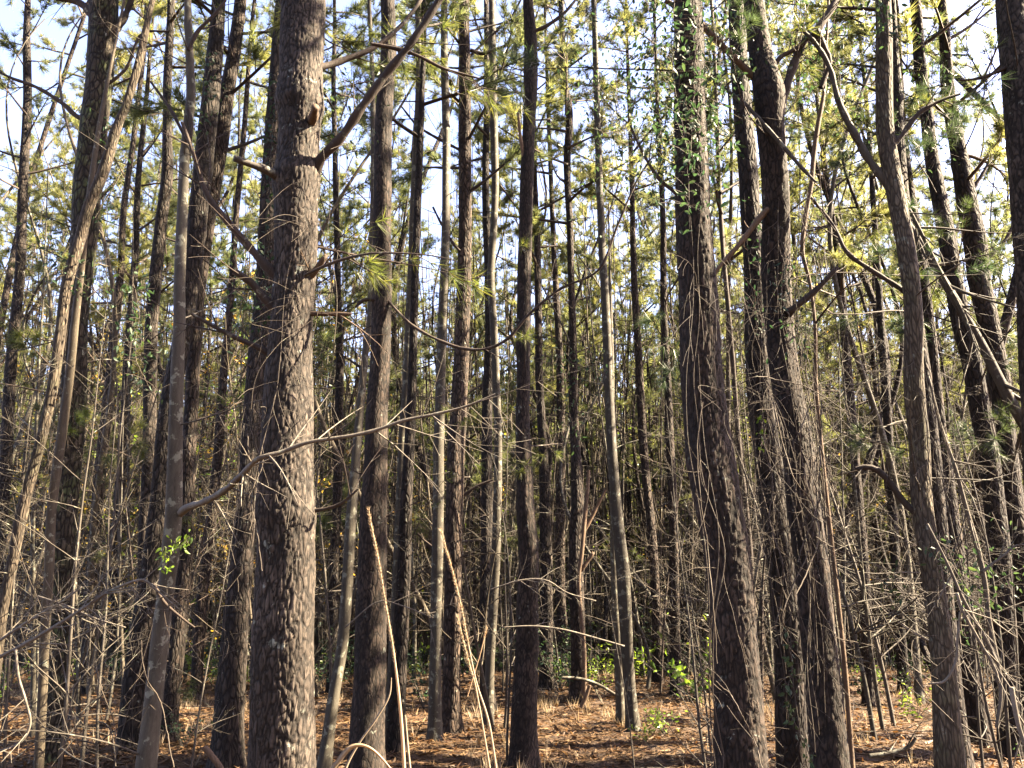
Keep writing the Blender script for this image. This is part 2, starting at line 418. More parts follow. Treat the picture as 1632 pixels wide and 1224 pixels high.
def tufts(mb, rng, C, Dirs, n_each, length, width, mi=0, spread=.9):
    """needle tufts: thin tapered slivers fanning from each centre"""
    N = len(C)*n_each
    c = np.repeat(C, n_each, 0); d = np.repeat(Dirs, n_each, 0)
    q = rng.normal(size=(N, 3)); q /= np.linalg.norm(q, axis=1)[:, None]
    dd = d+q*spread; dd /= np.linalg.norm(dd, axis=1)[:, None]
    L = length*rng.uniform(.6, 1.15, N)[:, None]
    s = np.cross(dd, rng.normal(size=(N, 3))); s /= np.linalg.norm(s, axis=1)[:, None]+1e-9
    w = width*rng.uniform(.7, 1.2, N)[:, None]
    tip = c+dd*L; tip[:, 2] -= .12*L[:, 0]
    v = np.stack([c+s*w*.5, c-s*w*.5, tip], 1).reshape(-1, 3)
    mb.add(v, None, np.arange(N*3).reshape(-1, 3), mi)

def leaves(mb, rng, C, size, mi=0, droop=.5, aspect=.42, jitter=.03):
    """lance-shaped leaves, six corners, folded along the midrib"""
    N = len(C); C = C+rng.normal(0, jitter, (N, 3))
    d = rng.normal(size=(N, 3)); d[:, 2] = d[:, 2]*.5-droop*1.4; d /= np.linalg.norm(d, axis=1)[:, None]
    s = np.cross(d, rng.normal(size=(N, 3))); s /= np.linalg.norm(s, axis=1)[:, None]+1e-9
    u = np.cross(d, s)
    L = size*rng.uniform(.6, 1.25, N)[:, None]; W = L*aspect*.5
    fold = u*W*.35
    a = C; b = C+d*L*.3+s*W+fold; b2 = C+d*L*.3-s*W+fold; e = C+d*L*.68+s*W*.75+fold; e2 = C+d*L*.68-s*W*.75+fold; t = C+d*L-u*L*.08
    mdl = C+d*L*.5
    v = np.stack([a, b, e, t, e2, b2, mdl], 1).reshape(-1, 3)
    i = np.arange(N)[:, None, None]*7
    tri = np.array([[0, 1, 6], [1, 2, 6], [2, 3, 6], [3, 4, 6], [4, 5, 6], [5, 0, 6]])
    mb.add(v, None, (i+tri[None]).reshape(-1, 3), mi)
# ------------------------------------------------------------ ground
def build_floor():
    xs = np.concatenate([np.linspace(-400, -40, 19)[:-1], np.linspace(-40, 40, 321), np.linspace(40, 400, 19)[1:]])
    ys = np.concatenate([np.linspace(-120, -6, 12)[:-1], np.linspace(-6, 40, 231), np.linspace(40, 500, 60)[1:]])
    X, Y = np.meshgrid(xs, ys); rng = np.random.RandomState(4)
    Z = ground(X, Y)+rng.normal(0, .012, X.shape)
    v = np.stack([X, Y, Z], -1).reshape(-1, 3); nx, ny = len(xs), len(ys)
    i = np.arange(ny-1)[:, None]*nx+np.arange(nx-1)[None, :]
    mb = MB(); mb.add(v, np.stack([i, i+1, i+nx+1, i+nx], -1).reshape(-1, 4))
    link('forest_floor', mb.mesh('forest_floor', ['soil']), kind='structure')
build_floor()

def build_litter():
    rng = np.random.RandomState(11); mb = MB()
    N = 150000
    y = 7+27*rng.rand(N)**1.5; x = (rng.rand(N)*2-1)*(.70*y+1)
    L = rng.uniform(.06, .17, N)[:, None]*(1+.025*y[:, None]); W = rng.uniform(.004, .010, N)[:, None]*(1+.05*y[:, None])
    th = rng.rand(N)*6.28; d = np.stack([np.cos(th), np.sin(th), rng.uniform(-.15, .55, N)**2], 1)
    s = np.stack([-np.sin(th), np.cos(th), rng.normal(0, .4, N)], 1)
    c = np.stack([x, y, ground(x, y)+rng.uniform(0, .03, N)], 1)
    v = np.stack([c-s*W, c+s*W, c+d*L], 1).reshape(-1, 3)
    mb.add(v, None, np.arange(N*3).reshape(-1, 3), 0)
    N = 4200; y = 7+24*rng.rand(N)**1.4; x = (rng.rand(N)*2-1)*(.70*y+1)
    leaves(mb, rng, np.stack([x, y, ground(x, y)+.03], 1), .065, 1, droop=-.15, aspect=.6, jitter=.015)
    link('needle_litter', mb.mesh('needle_litter', ['litter', 'deadleaf'], smooth=False), kind='stuff',
         label='rust brown pine straw and dead leaves covering the forest floor', cat='litter')
    mb = MB(); C = []
    for _ in range(230):
        cy_ = 8+17*rng.rand()**.8; cx_ = (rng.rand()*2-1)*(.68*cy_+1); m_ = rng.randint(5, 16)
        C.append(np.stack([cx_+rng.normal(0, .16, m_), cy_+rng.normal(0, .16, m_), np.zeros(m_)], 1))
    C = np.concatenate(C); C[:, 2] = ground(C[:, 0], C[:, 1])
    tufts(mb, rng, C, np.tile([0, 0, 1.], (len(C), 1)), 7, .22, .009, 0, .42)
    link('dry_grass', mb.mesh('dry_grass', ['straw'], smooth=False), kind='stuff', label='thin dry grass blades in the sunny patches of the forest floor', cat='grass')
build_litter()

# ------------------------------------------------------------ shared crowns (origin at crown base, +Z up)
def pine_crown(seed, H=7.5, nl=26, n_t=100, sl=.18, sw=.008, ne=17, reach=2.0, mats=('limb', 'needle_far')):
    rng = np.random.RandomState(seed); mb = MB(); C = []; Dr = []
    for i in range(nl):
        z = H*(i/nl)**.9; az = i*2.4+rng.uniform(-.5, .5)
        L = reach*(1.05-.72*z/H)*rng.uniform(.55, 1.15); up = .25+.75*z/H+rng.uniform(-.2, .25)
        d = [math.cos(az), math.sin(az), up]
        P = wander_path(rng, [0, 0, z], d, L, 8, .12, .03); tube(mb, P, .028*(1.1-z/H)*(1-.75*np.linspace(0, 1, 8)), 3, 0)
        paths = [P]
        for _ in range(rng.randint(3, 6)):
            j = rng.randint(2, 7); T = P[j]-P[j-1]; T /= np.linalg.norm(T)
            Q = wander_path(rng, P[j], side_dir(rng, T, rng.uniform(.5, 1.)), L*rng.uniform(.25, .5), 5, .15, .04)
            tube(mb, Q, .009*(1-.7*np.linspace(0, 1, 5)), 3, 0); paths.append(Q)
        w = int(n_t*L/reach*rng.uniform(.6, 1.3))
        for _ in range(w):
            Q = paths[rng.randint(len(paths))]; t = rng.uniform(.45, 1)*(len(Q)-1) if Q is P else rng.uniform(.25, 1)*(len(Q)-1)
            j = min(int(t), len(Q)-2); C.append(Q[j]+(Q[j+1]-Q[j])*(t-j)+rng.normal(0, .02, 3)); T = Q[j+1]-Q[j]; Dr.append(T/np.linalg.norm(T)*.8+[0, 0, .25])
    C.append(np.array([0, 0, H+.1])); Dr.append(np.array([0, 0, 1.]))
    tufts(mb, rng, np.array(C), np.array(Dr), ne, sl, sw, 1, .75)
    return mb, mats
CR = []
for i in range(7):
    mb_, ms = pine_crown(100+i, H=[7.5, 6.5, 8.5, 6, 7.5, 9, 7][i], nl=[26, 22, 30, 18, 24, 32, 24][i], reach=[1.9, 1.6, 1.9, 1.5, 2.1, 1.7, 1.4][i])
    CR.append((mb_.mesh('pine_crown', ms), [7.5, 6.5, 8.5, 6, 7.5, 9, 7][i]))

# ------------------------------------------------------------ traced trees
def limb_px(px, rot_y=None):
    pass
def build_limb(tr, root, D, pts, m='limb', sat=1.0, name='branch', twigs=5, stub=False, needles=0, seed=0, k=8, dy=0., label=None, tw_len=.45, nmat='needle', twm=None):
    """limb traced in photograph pixels: (px, py, width); dy = how far it swings toward (-) or away (+) along its length"""
    rng = np.random.RandomState(seed+17)
    n0 = len(pts); P = []
    for i, (a, b, w) in enumerate(pts):
        p, t = at(a, b, D+dy*min(1., i/max(1, n0-1)/sat)); P.append([*p, w/2*t/F])
    n = max(8, min(60, int(sum(np.linalg.norm(np.array(P[i+1][:3])-P[i][:3]) for i in range(n0-1))/.05)))
    Q = smooth_path(P, n); pos = Q[:, :3]-tr; R = np.maximum(Q[:, 3], .0015)
    R = R*(1+.10*np.sin(np.arange(n)*1.7+seed)+.06*rng.normal(size=n))
    mb = MB(); tube(mb, pos, R, k, 0, cap=stub)
    tips = []
    for _ in range(twigs):
        i = rng.randint(max(1, n//4), n-1); T = pos[min(i+1, n-1)]-pos[i-1]; T /= np.linalg.norm(T)
        grow(mb, rng, pos[i], side_dir(rng, T, rng.uniform(.5, 1.2)), tw_len*rng.uniform(.5, 1.3), min(R[i]*.45, .006), 1, 0, .18, .0, 4, 4, tips=tips)
    o = link(name, mb.mesh(name, [m]), root)
    if label: o['label'] = label
    if needles:
        nb = MB(); C = []; Dd = []
        tips.append(pos[n//2:])
        for _ in range(needles):
            q = tips[rng.randint(len(tips))]; j = rng.randint(len(q)//3, len(q)-1); C.append(q[j]); t = q[j+1]-q[j]; Dd.append(t/np.linalg.norm(t)*.9+[0, 0, -.1])
        tufts(nb, rng, np.array(C), np.array(Dd), 16, .16, .0035, 0, .7)
        link('needles', nb.mesh('needles', [nmat]), o)
    return o

def rand_limbs(T, root, O, count, seed, zlo, zhi, m='limb', L=(.5, 1.5), r=.009, needles=0, nmat='needle'):
    rng = np.random.RandomState(seed)
    for i in range(count):
        z = rng.uniform(zlo, zhi); az = rng.uniform(0, 6.28); c = T.pos(z)-O; rr = T.rad(z)
        d = np.array([math.cos(az), math.sin(az), rng.uniform(-.25, .7)])
        mb = MB(); tips = []
        ln = rng.uniform(*L)
        grow(mb, rng, c+np.array([d[0], d[1], 0])*rr*.7, d, ln, r*rng.uniform(.6, 1.3)*(.5+.5*ln/L[1]), 2, 0, .15, rng.uniform(-.03, .03), 4, 5, tips=tips, sub=.45)
        o = link('branch', mb.mesh('branch', [m]), root)
        if needles and tips:
            nb = MB(); C = []; Dd = []
            for _ in range(needles):
                q = tips[rng.randint(len(tips))]; j = rng.randint(len(q)//3, len(q)-1); C.append(q[j]); t = q[j+1]-q[j]; Dd.append(t/np.linalg.norm(t)*.9)
            tufts(nb, rng, np.array(C), np.array(Dd), 13, .14, .0036, 0, .8)
            link('needles', nb.mesh('needles', [nmat]), o)

TR = {}
def tree(key, name, cat, label, D, pts, mt, H=15, seed=None, relief=0, sides=20, dz=.06, crown=None, cz=None, limbs=(), rl=0, rz=None, rneed=0, group=None, knots=5, flare=.35, end=False, rL=(.5, 1.4), rr=.009, rm='limb', nmat='needle', cw=.032, ch=.11, wander=.02):
    seed = seed if seed is not None else sum(ord(c)*(i+3) for i, c in enumerate(key))
    T = Trunk(D, pts, H, seed, flare=flare, end=end, wander=wander)
    me = T.mesh('trunk', mt, relief, sides, dz, knots, cw, ch)
    O = T.O; root = empty(name, O, label=label, cat=cat, group=group)
    link('trunk', me, root)
    for i, L in enumerate(limbs):
        kw = dict(L[1]) if isinstance(L, tuple) and isinstance(L[1], dict) else {}
        pts_ = L[0] if kw or (isinstance(L, tuple)) else L
        build_limb(O, root, D, pts_, seed=seed+i*7, **kw)
    if rl:
        zlo, zhi = rz if rz else (max(T.vis[0], .5), T.vis[1])
        rand_limbs(T, root, O, rl, seed+5, zlo, zhi, rm, rL, rr, rneed, nmat)
    if crown is not None:
        me_c, Hc = CR[crown]; topz = T.z[-1]; z = cz if cz else topz-Hc
        p = T.pos(z)-O; q = T.pos(topz)-O
        o = link('crown', me_c, root, loc=p, rz=seed)
        v = Vector(q-p); o.rotation_euler = (v.to_track_quat('Z', 'Y') @ Matrix.Rotation(seed, 3, 'Z').to_quaternion()).to_euler()
        s = v.length/Hc; o.scale = (1, 1, s)
    T.root = root; TR[key] = T
    return T
Lm = lambda pts, **k: (pts, k)

# --- the big plated pine left of centre
tree('A', 'pine_tree', 'pine tree', 'thickest plated pine, with a pale broken stub and a long limb rising right',
     4.6, [(480, 0, 70), (480, 100, 69), (478, 140, 73), (477, 165, 79), (477, 190, 68), (475, 250, 67), (473, 285, 77), (472, 320, 70), (471, 370, 69), (468, 450, 66), (462, 550, 68), (459, 612, 76), (459, 712, 80), (459, 780, 84), (458, 822, 92), (459, 850, 86), (459, 912, 88), (456, 1012, 92), (452, 1112, 95), (449, 1224, 102)],
     'pine_near', H=16, relief=.008, sides=136, dz=.009, crown=0, knots=3, cw=.027, ch=.085, limbs=[
     Lm([(500, 275, 20), (512, 252, 17), (544, 219, 15), (574, 175, 14), (614, 120, 13), (654, 70, 12), (700, 0, 11), (735, -60, 9)], twigs=7, k=10, label='long reddish brown limb rising to the right', dy=-.35),
     Lm([(500, 108, 13), (520, 105, 11), (544, 97, 10), (594, 77, 8), (634, 46, 7), (661, 14, 6), (690, -30, 5)], twigs=9, needles=50, dy=.3),
     Lm([(592, 70, 5), (634, 78, 7), (669, 90, 6), (709, 110, 5), (764, 125, 3)], twigs=9, needles=26, dy=.1),
     Lm([(470, 305, 18), (448, 288, 16), (430, 273, 14), (400, 262, 12), (373, 252, 11)], stub=True, twigs=0, m='twig', label='short broken limb with a pale snapped end', k=10, dy=-.25),
     Lm([(455, 455, 20), (425, 425, 15), (390, 385, 12), (360, 350, 11), (330, 310, 9), (310, 250, 7), (290, 195, 5)], twigs=8, k=8, dy=-.2),
     Lm([(455, 510, 18), (425, 480, 13), (400, 450, 12), (372, 432, 10)], stub=True, twigs=3, k=8, dy=-.15),
     Lm([(445, 575, 12), (415, 555, 10), (380, 540, 8), (340, 520, 6), (305, 500, 4)], twigs=6, dy=-.15),
     Lm([(485, 445, 15), (502, 432, 12), (520, 406, 8)], stub=True, twigs=1, m='dead', dy=-.1, label='short pointed snag on the right side'),
     Lm([(480, 500, 9), (502, 500, 8), (544, 501, 7), (560, 500, 5)], stub=True, twigs=2, m='dead', dy=-.05),
     Lm([(492, 205, 20), (498, 190, 15), (503, 170, 12)], stub=True, twigs=0, m='dead', dy=-.22, label='short upright broken snag with orange inner wood'),
     Lm([(425, 812, 8), (450, 814, 8), (490, 814, 8), (515, 812, 6), (545, 802, 5), (570, 780, 3)], twigs=3, dy=-.12),
     ], rl=4, rz=(3.5, 5.6), rneed=26)
# --- second thick pine, right of centre
tree('R', 'pine_tree', 'pine tree', 'thick rough pine right of centre, draped with leafy vine at the top',
     5.4, [(1090, -60, 42), (1092, 0, 44), (1098, 200, 50), (1105, 330, 56), (1112, 430, 60), (1118, 520, 64), (1122, 612, 67), (1128, 680, 70), (1134, 730, 76), (1147, 812, 72), (1161, 912, 68), (1169, 1012, 68), (1174, 1112, 72), (1182, 1224, 82)],
     'pine_red', H=16, relief=.010, sides=84, dz=.013, crown=2, knots=5, cw=.032, ch=.12, rl=5, rz=(3.8, 6.3), rneed=60, rL=(.8, 2.2), nmat='needle_blue', limbs=[
     Lm([(1110, 350, 9), (1080, 310, 7), (1050, 285, 6), (1020, 235, 4), (1005, 200, 3)], twigs=5, m='limb'),
     ])
tree('S', 'pine_tree', 'pine tree', 'forked pine just right of the thick rough pine, several limbs leaving near its top',
     6.0, [(1197, -60, 28.6), (1199, 0, 30.8), (1211, 90, 35.2), (1222, 150, 46.2), (1225, 200, 41.8), (1237, 300, 39.6), (1243, 400, 44.0), (1250, 500, 44.0), (1262, 612, 46.2), (1277, 712, 49.5), (1285, 812, 52.8), (1298, 912, 53.9), (1306, 1012, 55.0), (1314, 1112, 57.2), (1322, 1224, 61.6)],
     'pine_red', H=15, relief=.008, sides=56, dz=.018, crown=1, knots=5, rl=5, rz=(3.6, 7), rneed=60, rL=(.8, 2.2), nmat='needle_blue', limbs=[
     Lm([(1215, 135, 14), (1190, 112, 12), (1173, 95, 11), (1138, 60, 11), (1110, 32, 10), (1088, 18, 9), (1060, 0, 8)], m='dead', twigs=4, dy=-.2, label='reddish peeling limb rising to the left'),
     Lm([(1228, 215, 18), (1240, 190, 15), (1256, 130, 14), (1278, 72, 13), (1303, 46, 12), (1330, 5, 11), (1350, -40, 10)], twigs=6, k=9, dy=.1),
     Lm([(1222, 120, 12), (1245, 90, 8), (1265, 80, 7), (1290, 60, 5)], twigs=5, needles=20),
     Lm([(1300, 50, 14), (1312, 75, 12), (1322, 100, 8), (1308, 140, 8)], twigs=2, dy=.05),
     Lm([(1240, 320, 12), (1213, 345, 10), (1178, 390, 8), (1143, 430, 6), (1120, 470, 4)], twigs=5, m='dead'),
     Lm([(1255, 500, 14), (1273, 485, 11), (1303, 460, 9), (1335, 425, 6)], stub=True, twigs=3, dy=-.1),
     Lm([(1138, 128, 5), (1188, 168, 7), (1228, 210, 7), (1273, 262, 6), (1300, 290, 4)], twigs=4, m='twig', dy=-.3, name='dead_branch'),
     ])
tree('W', 'hardwood_tree', 'tree', 'slim smooth tan trunk, the one plateless trunk among the dark pines on the right',
     5.8, [(1404, -60, 18), (1406, 0, 22), (1409, 60, 24), (1411, 150, 25), (1413, 200, 26), (1420, 260, 27), (1428, 330, 27), (1437, 400, 27), (1446, 500, 27), (1452, 612, 31), (1466, 712, 32), (1471, 812, 33), (1481, 912, 33), (1489, 1012, 34), (1494, 1112, 38), (1504, 1224, 46)],
     'fissured', H=13, sides=32, dz=.03, relief=0, rl=8, rz=(2.2, 6.5), rm='twig', rr=.008, limbs=[
     Lm([(1438, 322, 18), (1408, 285, 14), (1385, 255, 12), (1368, 225, 12), (1338, 165, 10), (1323, 110, 8), (1300, 70, 7), (1270, 40, 5)], twigs=8, m='twig', dy=.2),
     Lm([(1448, 470, 8), (1428, 455, 8), (1388, 430, 8), (1350, 402, 7), (1328, 360, 6), (1293, 315, 5)], twigs=6, m='limb', dy=.2),
     Lm([(1464, 822, 12), (1453, 812, 12), (1438, 797, 10), (1408, 757, 11), (1385, 744, 9), (1363, 747, 5)], twigs=3, m='limb', dy=.1),
     Lm([(1415, 240, 9), (1438, 215, 8), (1465, 180, 8), (1500, 160, 6), (1530, 150, 4)], twigs=6, needles=30, nmat='needle_blue', m='limb'),
     ])
tree('B', 'pine_tree', 'pine tree', 'dark mossy pine at far left, crossed in front by a smooth grey stem',
     8.2, [(169, -60, 44), (167, 0, 45), (158, 90, 42), (148, 200, 42), (137, 300, 42), (131, 400, 38), (124, 500, 34), (118, 612, 36), (104, 812, 34), (90, 1012, 35), (77, 1224, 38)],
     'pine_moss', H=16, sides=36, dz=.04, crown=3, rl=9, rz=(3, 8), rneed=50, limbs=[
     Lm([(150, 195, 11), (122, 185, 8), (100, 165, 7), (60, 140, 6), (20, 125, 5), (0, 115, 4), (-20, 100, 3)], twigs=5, m='limb'),
     Lm([(155, 30, 18), (137, 12, 13), (120, 2, 10), (85, -4, 8)], twigs=3),
     Lm([(170, 60, 16), (190, 40, 12), (205, 12, 9), (215, -20, 7)], twigs=3),
     Lm([(150, 150, 4), (200, 110, 5), (225, 55, 4), (270, 50, 3)], twigs=3)])
tree('C', 'hardwood_tree', 'sapling', 'smooth grey stem crossing the dark mossy pine and bending out over the left edge',
     6.6, [(262, -60, 7.0), (245, 0, 7.9), (225, 100, 11.4), (205, 170, 12.3), (190, 205, 14.1), (165, 280, 17.6), (143, 330, 17.6), (128, 380, 17.6), (107, 450, 17.6), (96, 525, 16.7), (84, 612, 16.7), (70, 680, 15.8), (55, 737, 15.8), (38, 800, 17.6), (25, 862, 16.7), (12, 925, 15.8), (0, 990, 15.0), (-12, 1100, 15.0)],
     'fissured', H=9, sides=20, dz=.05, flare=.2, rl=5, rm='twig', rr=.006)
tree('C2', 'hardwood_tree', 'sapling', 'pale sunlit smooth stem touching the dark mossy pine, running straight down to the ground',
     6.8, [(150, 300, 9), (132, 430, 11), (120, 520, 12), (110, 612, 13), (97, 712, 14), (84, 812, 14), (78, 912, 14), (68, 1012, 14), (60, 1112, 14), (52, 1224, 15)],
     'smooth_tan', H=8, sides=16, dz=.05, flare=.2, rl=4, rm='twig', rr=.005)
tree('D', 'hardwood_tree', 'tree', 'light grey slender trunk with a long bare limb reaching across to the thickest plated pine',
     5.2, [(292, -60, 10), (295, 0, 11), (299, 70, 12), (302, 150, 14), (296, 200, 14), (290, 260, 15), (288, 350, 16), (288, 450, 17), (291, 525, 18), (289, 612, 20), (285, 712, 22), (280, 812, 26), (268, 912, 26), (256, 1012, 28), (246, 1112, 29), (236, 1224, 34)],
     'smooth', H=12, sides=28, dz=.035, rl=8, rm='twig', rr=.006, rL=(.4, 1.1), limbs=[
     Lm([(285, 820, 14), (300, 808, 12), (325, 800, 11), (360, 780, 10), (390, 752, 9), (412, 731, 8), (450, 720, 7), (490, 705, 7), (544, 697, 6), (594, 687, 6), (644, 670, 5), (694, 660, 5), (744, 647, 4), (790, 628, 3)], m='pale_twig', twigs=20, dy=-.98, sat=.38, label='long pale bare limb reaching right across the big pine'),
     Lm([(415, 730, 5), (405, 700, 3), (415, 670, 2.5), (400, 640, 2)], m='twig', twigs=2, dy=-.1),
     Lm([(300, 175, 8), (305, 200, 7), (300, 225, 6), (272, 175, 5), (240, 130, 4)], m='limb', twigs=3),
     Lm([(300, 80, 7), (315, 50, 6), (340, 25, 5), (360, 0, 4)], m='limb', twigs=3)])
tree('E', 'pine_tree', 'pine tree', 'dark pine passing behind the light grey slender trunk from upper right to lower left',
     8.6, [(352, -60, 20), (349, 0, 20), (340, 100, 25), (330, 200, 28), (315, 350, 30), (303, 450, 30), (286, 560, 29), (268, 650, 29), (255, 812, 30), (238, 950, 34), (217, 1080, 38), (203, 1224, 46)],
     'pine_dark', H=16, sides=32, dz=.05, crown=4, rl=5, rneed=16)
tree('G', 'pine_tree', 'pine tree', 'dark pine beside the one that passes behind the light grey trunk, outer at the top',
     9.2, [(386, -60, 17), (382, 0, 18), (371, 100, 20), (360, 175, 24), (352, 230, 25), (340, 290, 24), (330, 350, 22), (318, 450, 22), (308, 560, 22), (300, 700, 22), (292, 850, 24), (280, 1000, 26), (270, 1150, 28)],
     'pine', H=16, sides=28, dz=.06, crown=5, rl=4, rneed=16)
tree('F', 'pine_tree', 'pine tree', 'slim nearly black pine between the dark mossy pine and the light grey trunk',
     10.4, [(275, -40, 10), (272, 100, 13), (271, 200, 14), (267, 280, 18), (256, 350, 18), (249, 430, 19), (242, 520, 19), (237, 612, 20), (234, 712, 20), (230, 812, 22), (226, 912, 23), (220, 1050, 25), (214, 1140, 28)],
     'pine_dark', H=16, sides=24, dz=.06, crown=6, rl=5, rneed=14)
tree('H', 'pine_tree', 'pine tree', 'dark pine half hidden behind the left edge of the thickest plated pine',
     8.2, [(440, 100, 18), (432, 200, 20), (425, 300, 24), (418, 420, 26), (410, 520, 28), (402, 612, 29), (398, 712, 30), (394, 812, 34), (387, 912, 37), (378, 1012, 42), (371, 1112, 46), (364, 1224, 52)],
     'pine_dark', H=15, sides=32, dz=.05, crown=6, rl=3)
tree('I', 'pine_tree', 'pine tree', 'straight pine right of the thickest one, brightly sunlit down its right side',
     7.4, [(623, -60, 20), (621, 0, 21), (621, 100, 25), (613, 180, 27), (611, 300, 29), (609, 400, 30), (608, 470, 31), (606, 520, 31), (603, 580, 32), (598, 660, 34), (596, 740, 36), (593, 812, 41), (590, 912, 45), (588, 1012, 49), (586, 1112, 52), (581, 1224, 60)],
     'pine_red', H=16, relief=.008, sides=56, dz=.022, crown=1, rl=3, rneed=0, limbs=[
     Lm([(600, 478, 6), (580, 478, 6), (566, 490, 4)], twigs=2),
     Lm([(614, 475, 4), (659, 520, 5), (719, 550, 5), (769, 557, 5), (809, 540, 5), (844, 500, 4), (894, 460, 4), (954, 430, 4), (984, 360, 4), (1014, 290, 3), (1040, 250, 3)], twigs=7, dy=-.6, m='limb', label='long thin limb sagging in an arc to the right')])
tree('I2', 'hardwood_tree', 'sapling', 'pale grey sapling hugging the straight sunlit pine, its foot kicked out to the left',
     7.9, [(588, -60, 6.5), (589, 0, 6.5), (592, 100, 7.2), (593, 200, 8.7), (592, 300, 8.7), (588, 400, 9.3), (586, 500, 9.3), (578, 560, 10.9), (571, 640, 12.2), (565, 712, 13.7), (560, 780, 15.9), (555, 862, 17.3), (551, 950, 18.0), (545, 1030, 18.0), (534, 1100, 18.8), (522, 1190, 21.7)],
     'smooth', H=11, sides=18, dz=.05, rl=3, rm='twig')
tree('J', 'hardwood_tree', 'sapling', 'thin pale sapling in the gap right of the straight sunlit pine, crossing a reddish stem',
     9.0, [(667, -60, 8), (666, 0, 9), (668, 100, 10), (666, 200, 12), (659, 350, 12), (655, 430, 12), (651, 500, 13), (646, 612, 14), (641, 680, 14), (637, 780, 14), (633, 880, 15), (630, 980, 16), (625, 1080, 17), (620, 1200, 18)],
     'smooth', H=11, sides=14, dz=.07, rl=6, rm='twig', rr=.005)
tree('J2', 'pine_tree', 'pine tree', 'slim reddish pine just right of the straight sunlit pine, darkening toward its foot',
     8.8, [(672, 150, 9), (669, 230, 11), (667, 290, 11), (664, 400, 12), (660, 520, 13), (657, 612, 15), (654, 700, 17), (650, 780, 19), (646, 862, 21), (642, 950, 23), (637, 1050, 25), (630, 1224, 30)],
     'pine_dark', H=13, sides=22, dz=.06, crown=3, rl=5, rneed=12)
tree('K', 'hardwood_tree', 'sapling', 'thin pale greenish sapling standing close left of the straight dark twiggy pine',
     9.8, [(705, -60, 10), (707, 0, 10), (708, 100, 12), (711, 200, 13), (711, 300, 13), (710, 400, 14), (706, 500, 14), (703, 612, 15), (700, 712, 16), (699, 812, 17), (697, 912, 18), (695, 1012, 18), (693, 1140, 22)],
     'smooth', H=13, sides=18, dz=.06, rl=5, rm='twig', rr=.005)
tree('L', 'pine_tree', 'pine tree', 'straight dark twiggy pine left of centre, its foot standing on sunlit needles',
     10.3, [(738, -60, 15), (739, 0, 17), (741, 100, 18), (741, 200, 20), (741, 300, 20), (740, 400, 21), (738, 470, 23), (736, 540, 24), (733, 612, 26), (729, 680, 28), (726, 750, 29), (724, 850, 28), (723, 950, 28), (721, 1050, 27), (719, 1120, 30), (717, 1165, 36)],
     'pine', H=16, sides=32, dz=.04, crown=5, rl=9, rneed=0, knots=8, limbs=[
     Lm([(735, 240, 5), (700, 222, 5), (665, 200, 4), (640, 170, 3)], twigs=4),
     Lm([(748, 90, 5), (780, 60, 4), (812, 30, 3), (830, 0, 3)], twigs=3),
     Lm([(750, 80, 7), (770, 85, 6), (800, 75, 5), (830, 62, 4)], twigs=3),
     Lm([(733, 400, 5), (720, 385, 5), (705, 360, 4), (690, 330, 3)], twigs=3),
     Lm([(720, 890, 6), (700, 880, 5), (680, 865, 4), (665, 850, 3)], twigs=2),
     Lm([(738, 790, 6), (760, 775, 5), (785, 765, 4)], twigs=1)])
tree('M', 'hardwood_tree', 'sapling', 'thin pale sapling just left of the central straight pine',
     10.8, [(784, -60, 9), (784, 0, 10), (785, 100, 12), (787, 200, 13), (789, 300, 12), (784, 400, 12), (782, 450, 13), (787, 520, 12), (791, 612, 12), (794, 700, 12), (793, 780, 13), (791, 860, 14), (787, 950, 15), (782, 1040, 15), (778, 1140, 18)],
     'smooth', H=13, sides=16, dz=.06, rl=6, rm='twig', rr=.005)
tree('M2', 'pine_tree', 'pine tree', 'slim reddish dark pine immediately left of the thin pale sapling near the central straight pine',
     12.0, [(776, 150, 10), (774, 300, 12), (779, 450, 14), (780, 540, 14), (777, 640, 16), (776, 740, 17), (776, 850, 19), (775, 950, 20), (776, 1060, 22), (777, 1110, 25)],
     'pine_dark', H=16, sides=20, dz=.08, crown=0, rl=6)
tree('N', 'pine_tree', 'pine tree', 'central straight pine, sunlit at the top and nearly black at the foot',
     8.5, [(843, -60, 15), (842, 0, 16), (846, 60, 20), (846, 120, 22), (843, 200, 19), (840, 270, 21), (838, 350, 21), (836, 430, 22), (835, 520, 23), (834, 612, 22), (833, 680, 24), (836, 760, 27), (837, 812, 30), (842, 880, 32), (841, 960, 34), (840, 1040, 36), (837, 1112, 39), (833, 1224, 44)],
     'pine_red', H=17, relief=.008, sides=48, dz=.025, crown=4, rl=5, rneed=12, limbs=[
     Lm([(836, 255, 8), (832, 235, 6), (828, 205, 5), (826, 180, 5)], m='dead', stub=True, twigs=0, dy=-.1, label='pale upright snag peeling from the trunk'),
     Lm([(850, 50, 7), (870, 42, 6), (900, 20, 5), (925, -10, 4)], twigs=4, needles=30, nmat='needle_blue')])
tree('O', 'pine_tree', 'pine tree', 'crooked slim pine bent at the top, its foot in the sunny clearing',
     12.4, [(893, -40, 8), (896, 50, 9), (900, 120, 9), (908, 175, 11), (905, 240, 12), (905, 290, 11), (908, 350, 11), (911, 450, 11), (914, 550, 12), (915, 640, 14), (918, 720, 16), (920, 800, 20), (918, 880, 23), (919, 960, 24), (921, 1050, 24), (921, 1115, 28)],
     'pine_dark', H=16, sides=20, dz=.07, crown=2, rl=8, rneed=10, wander=.03)
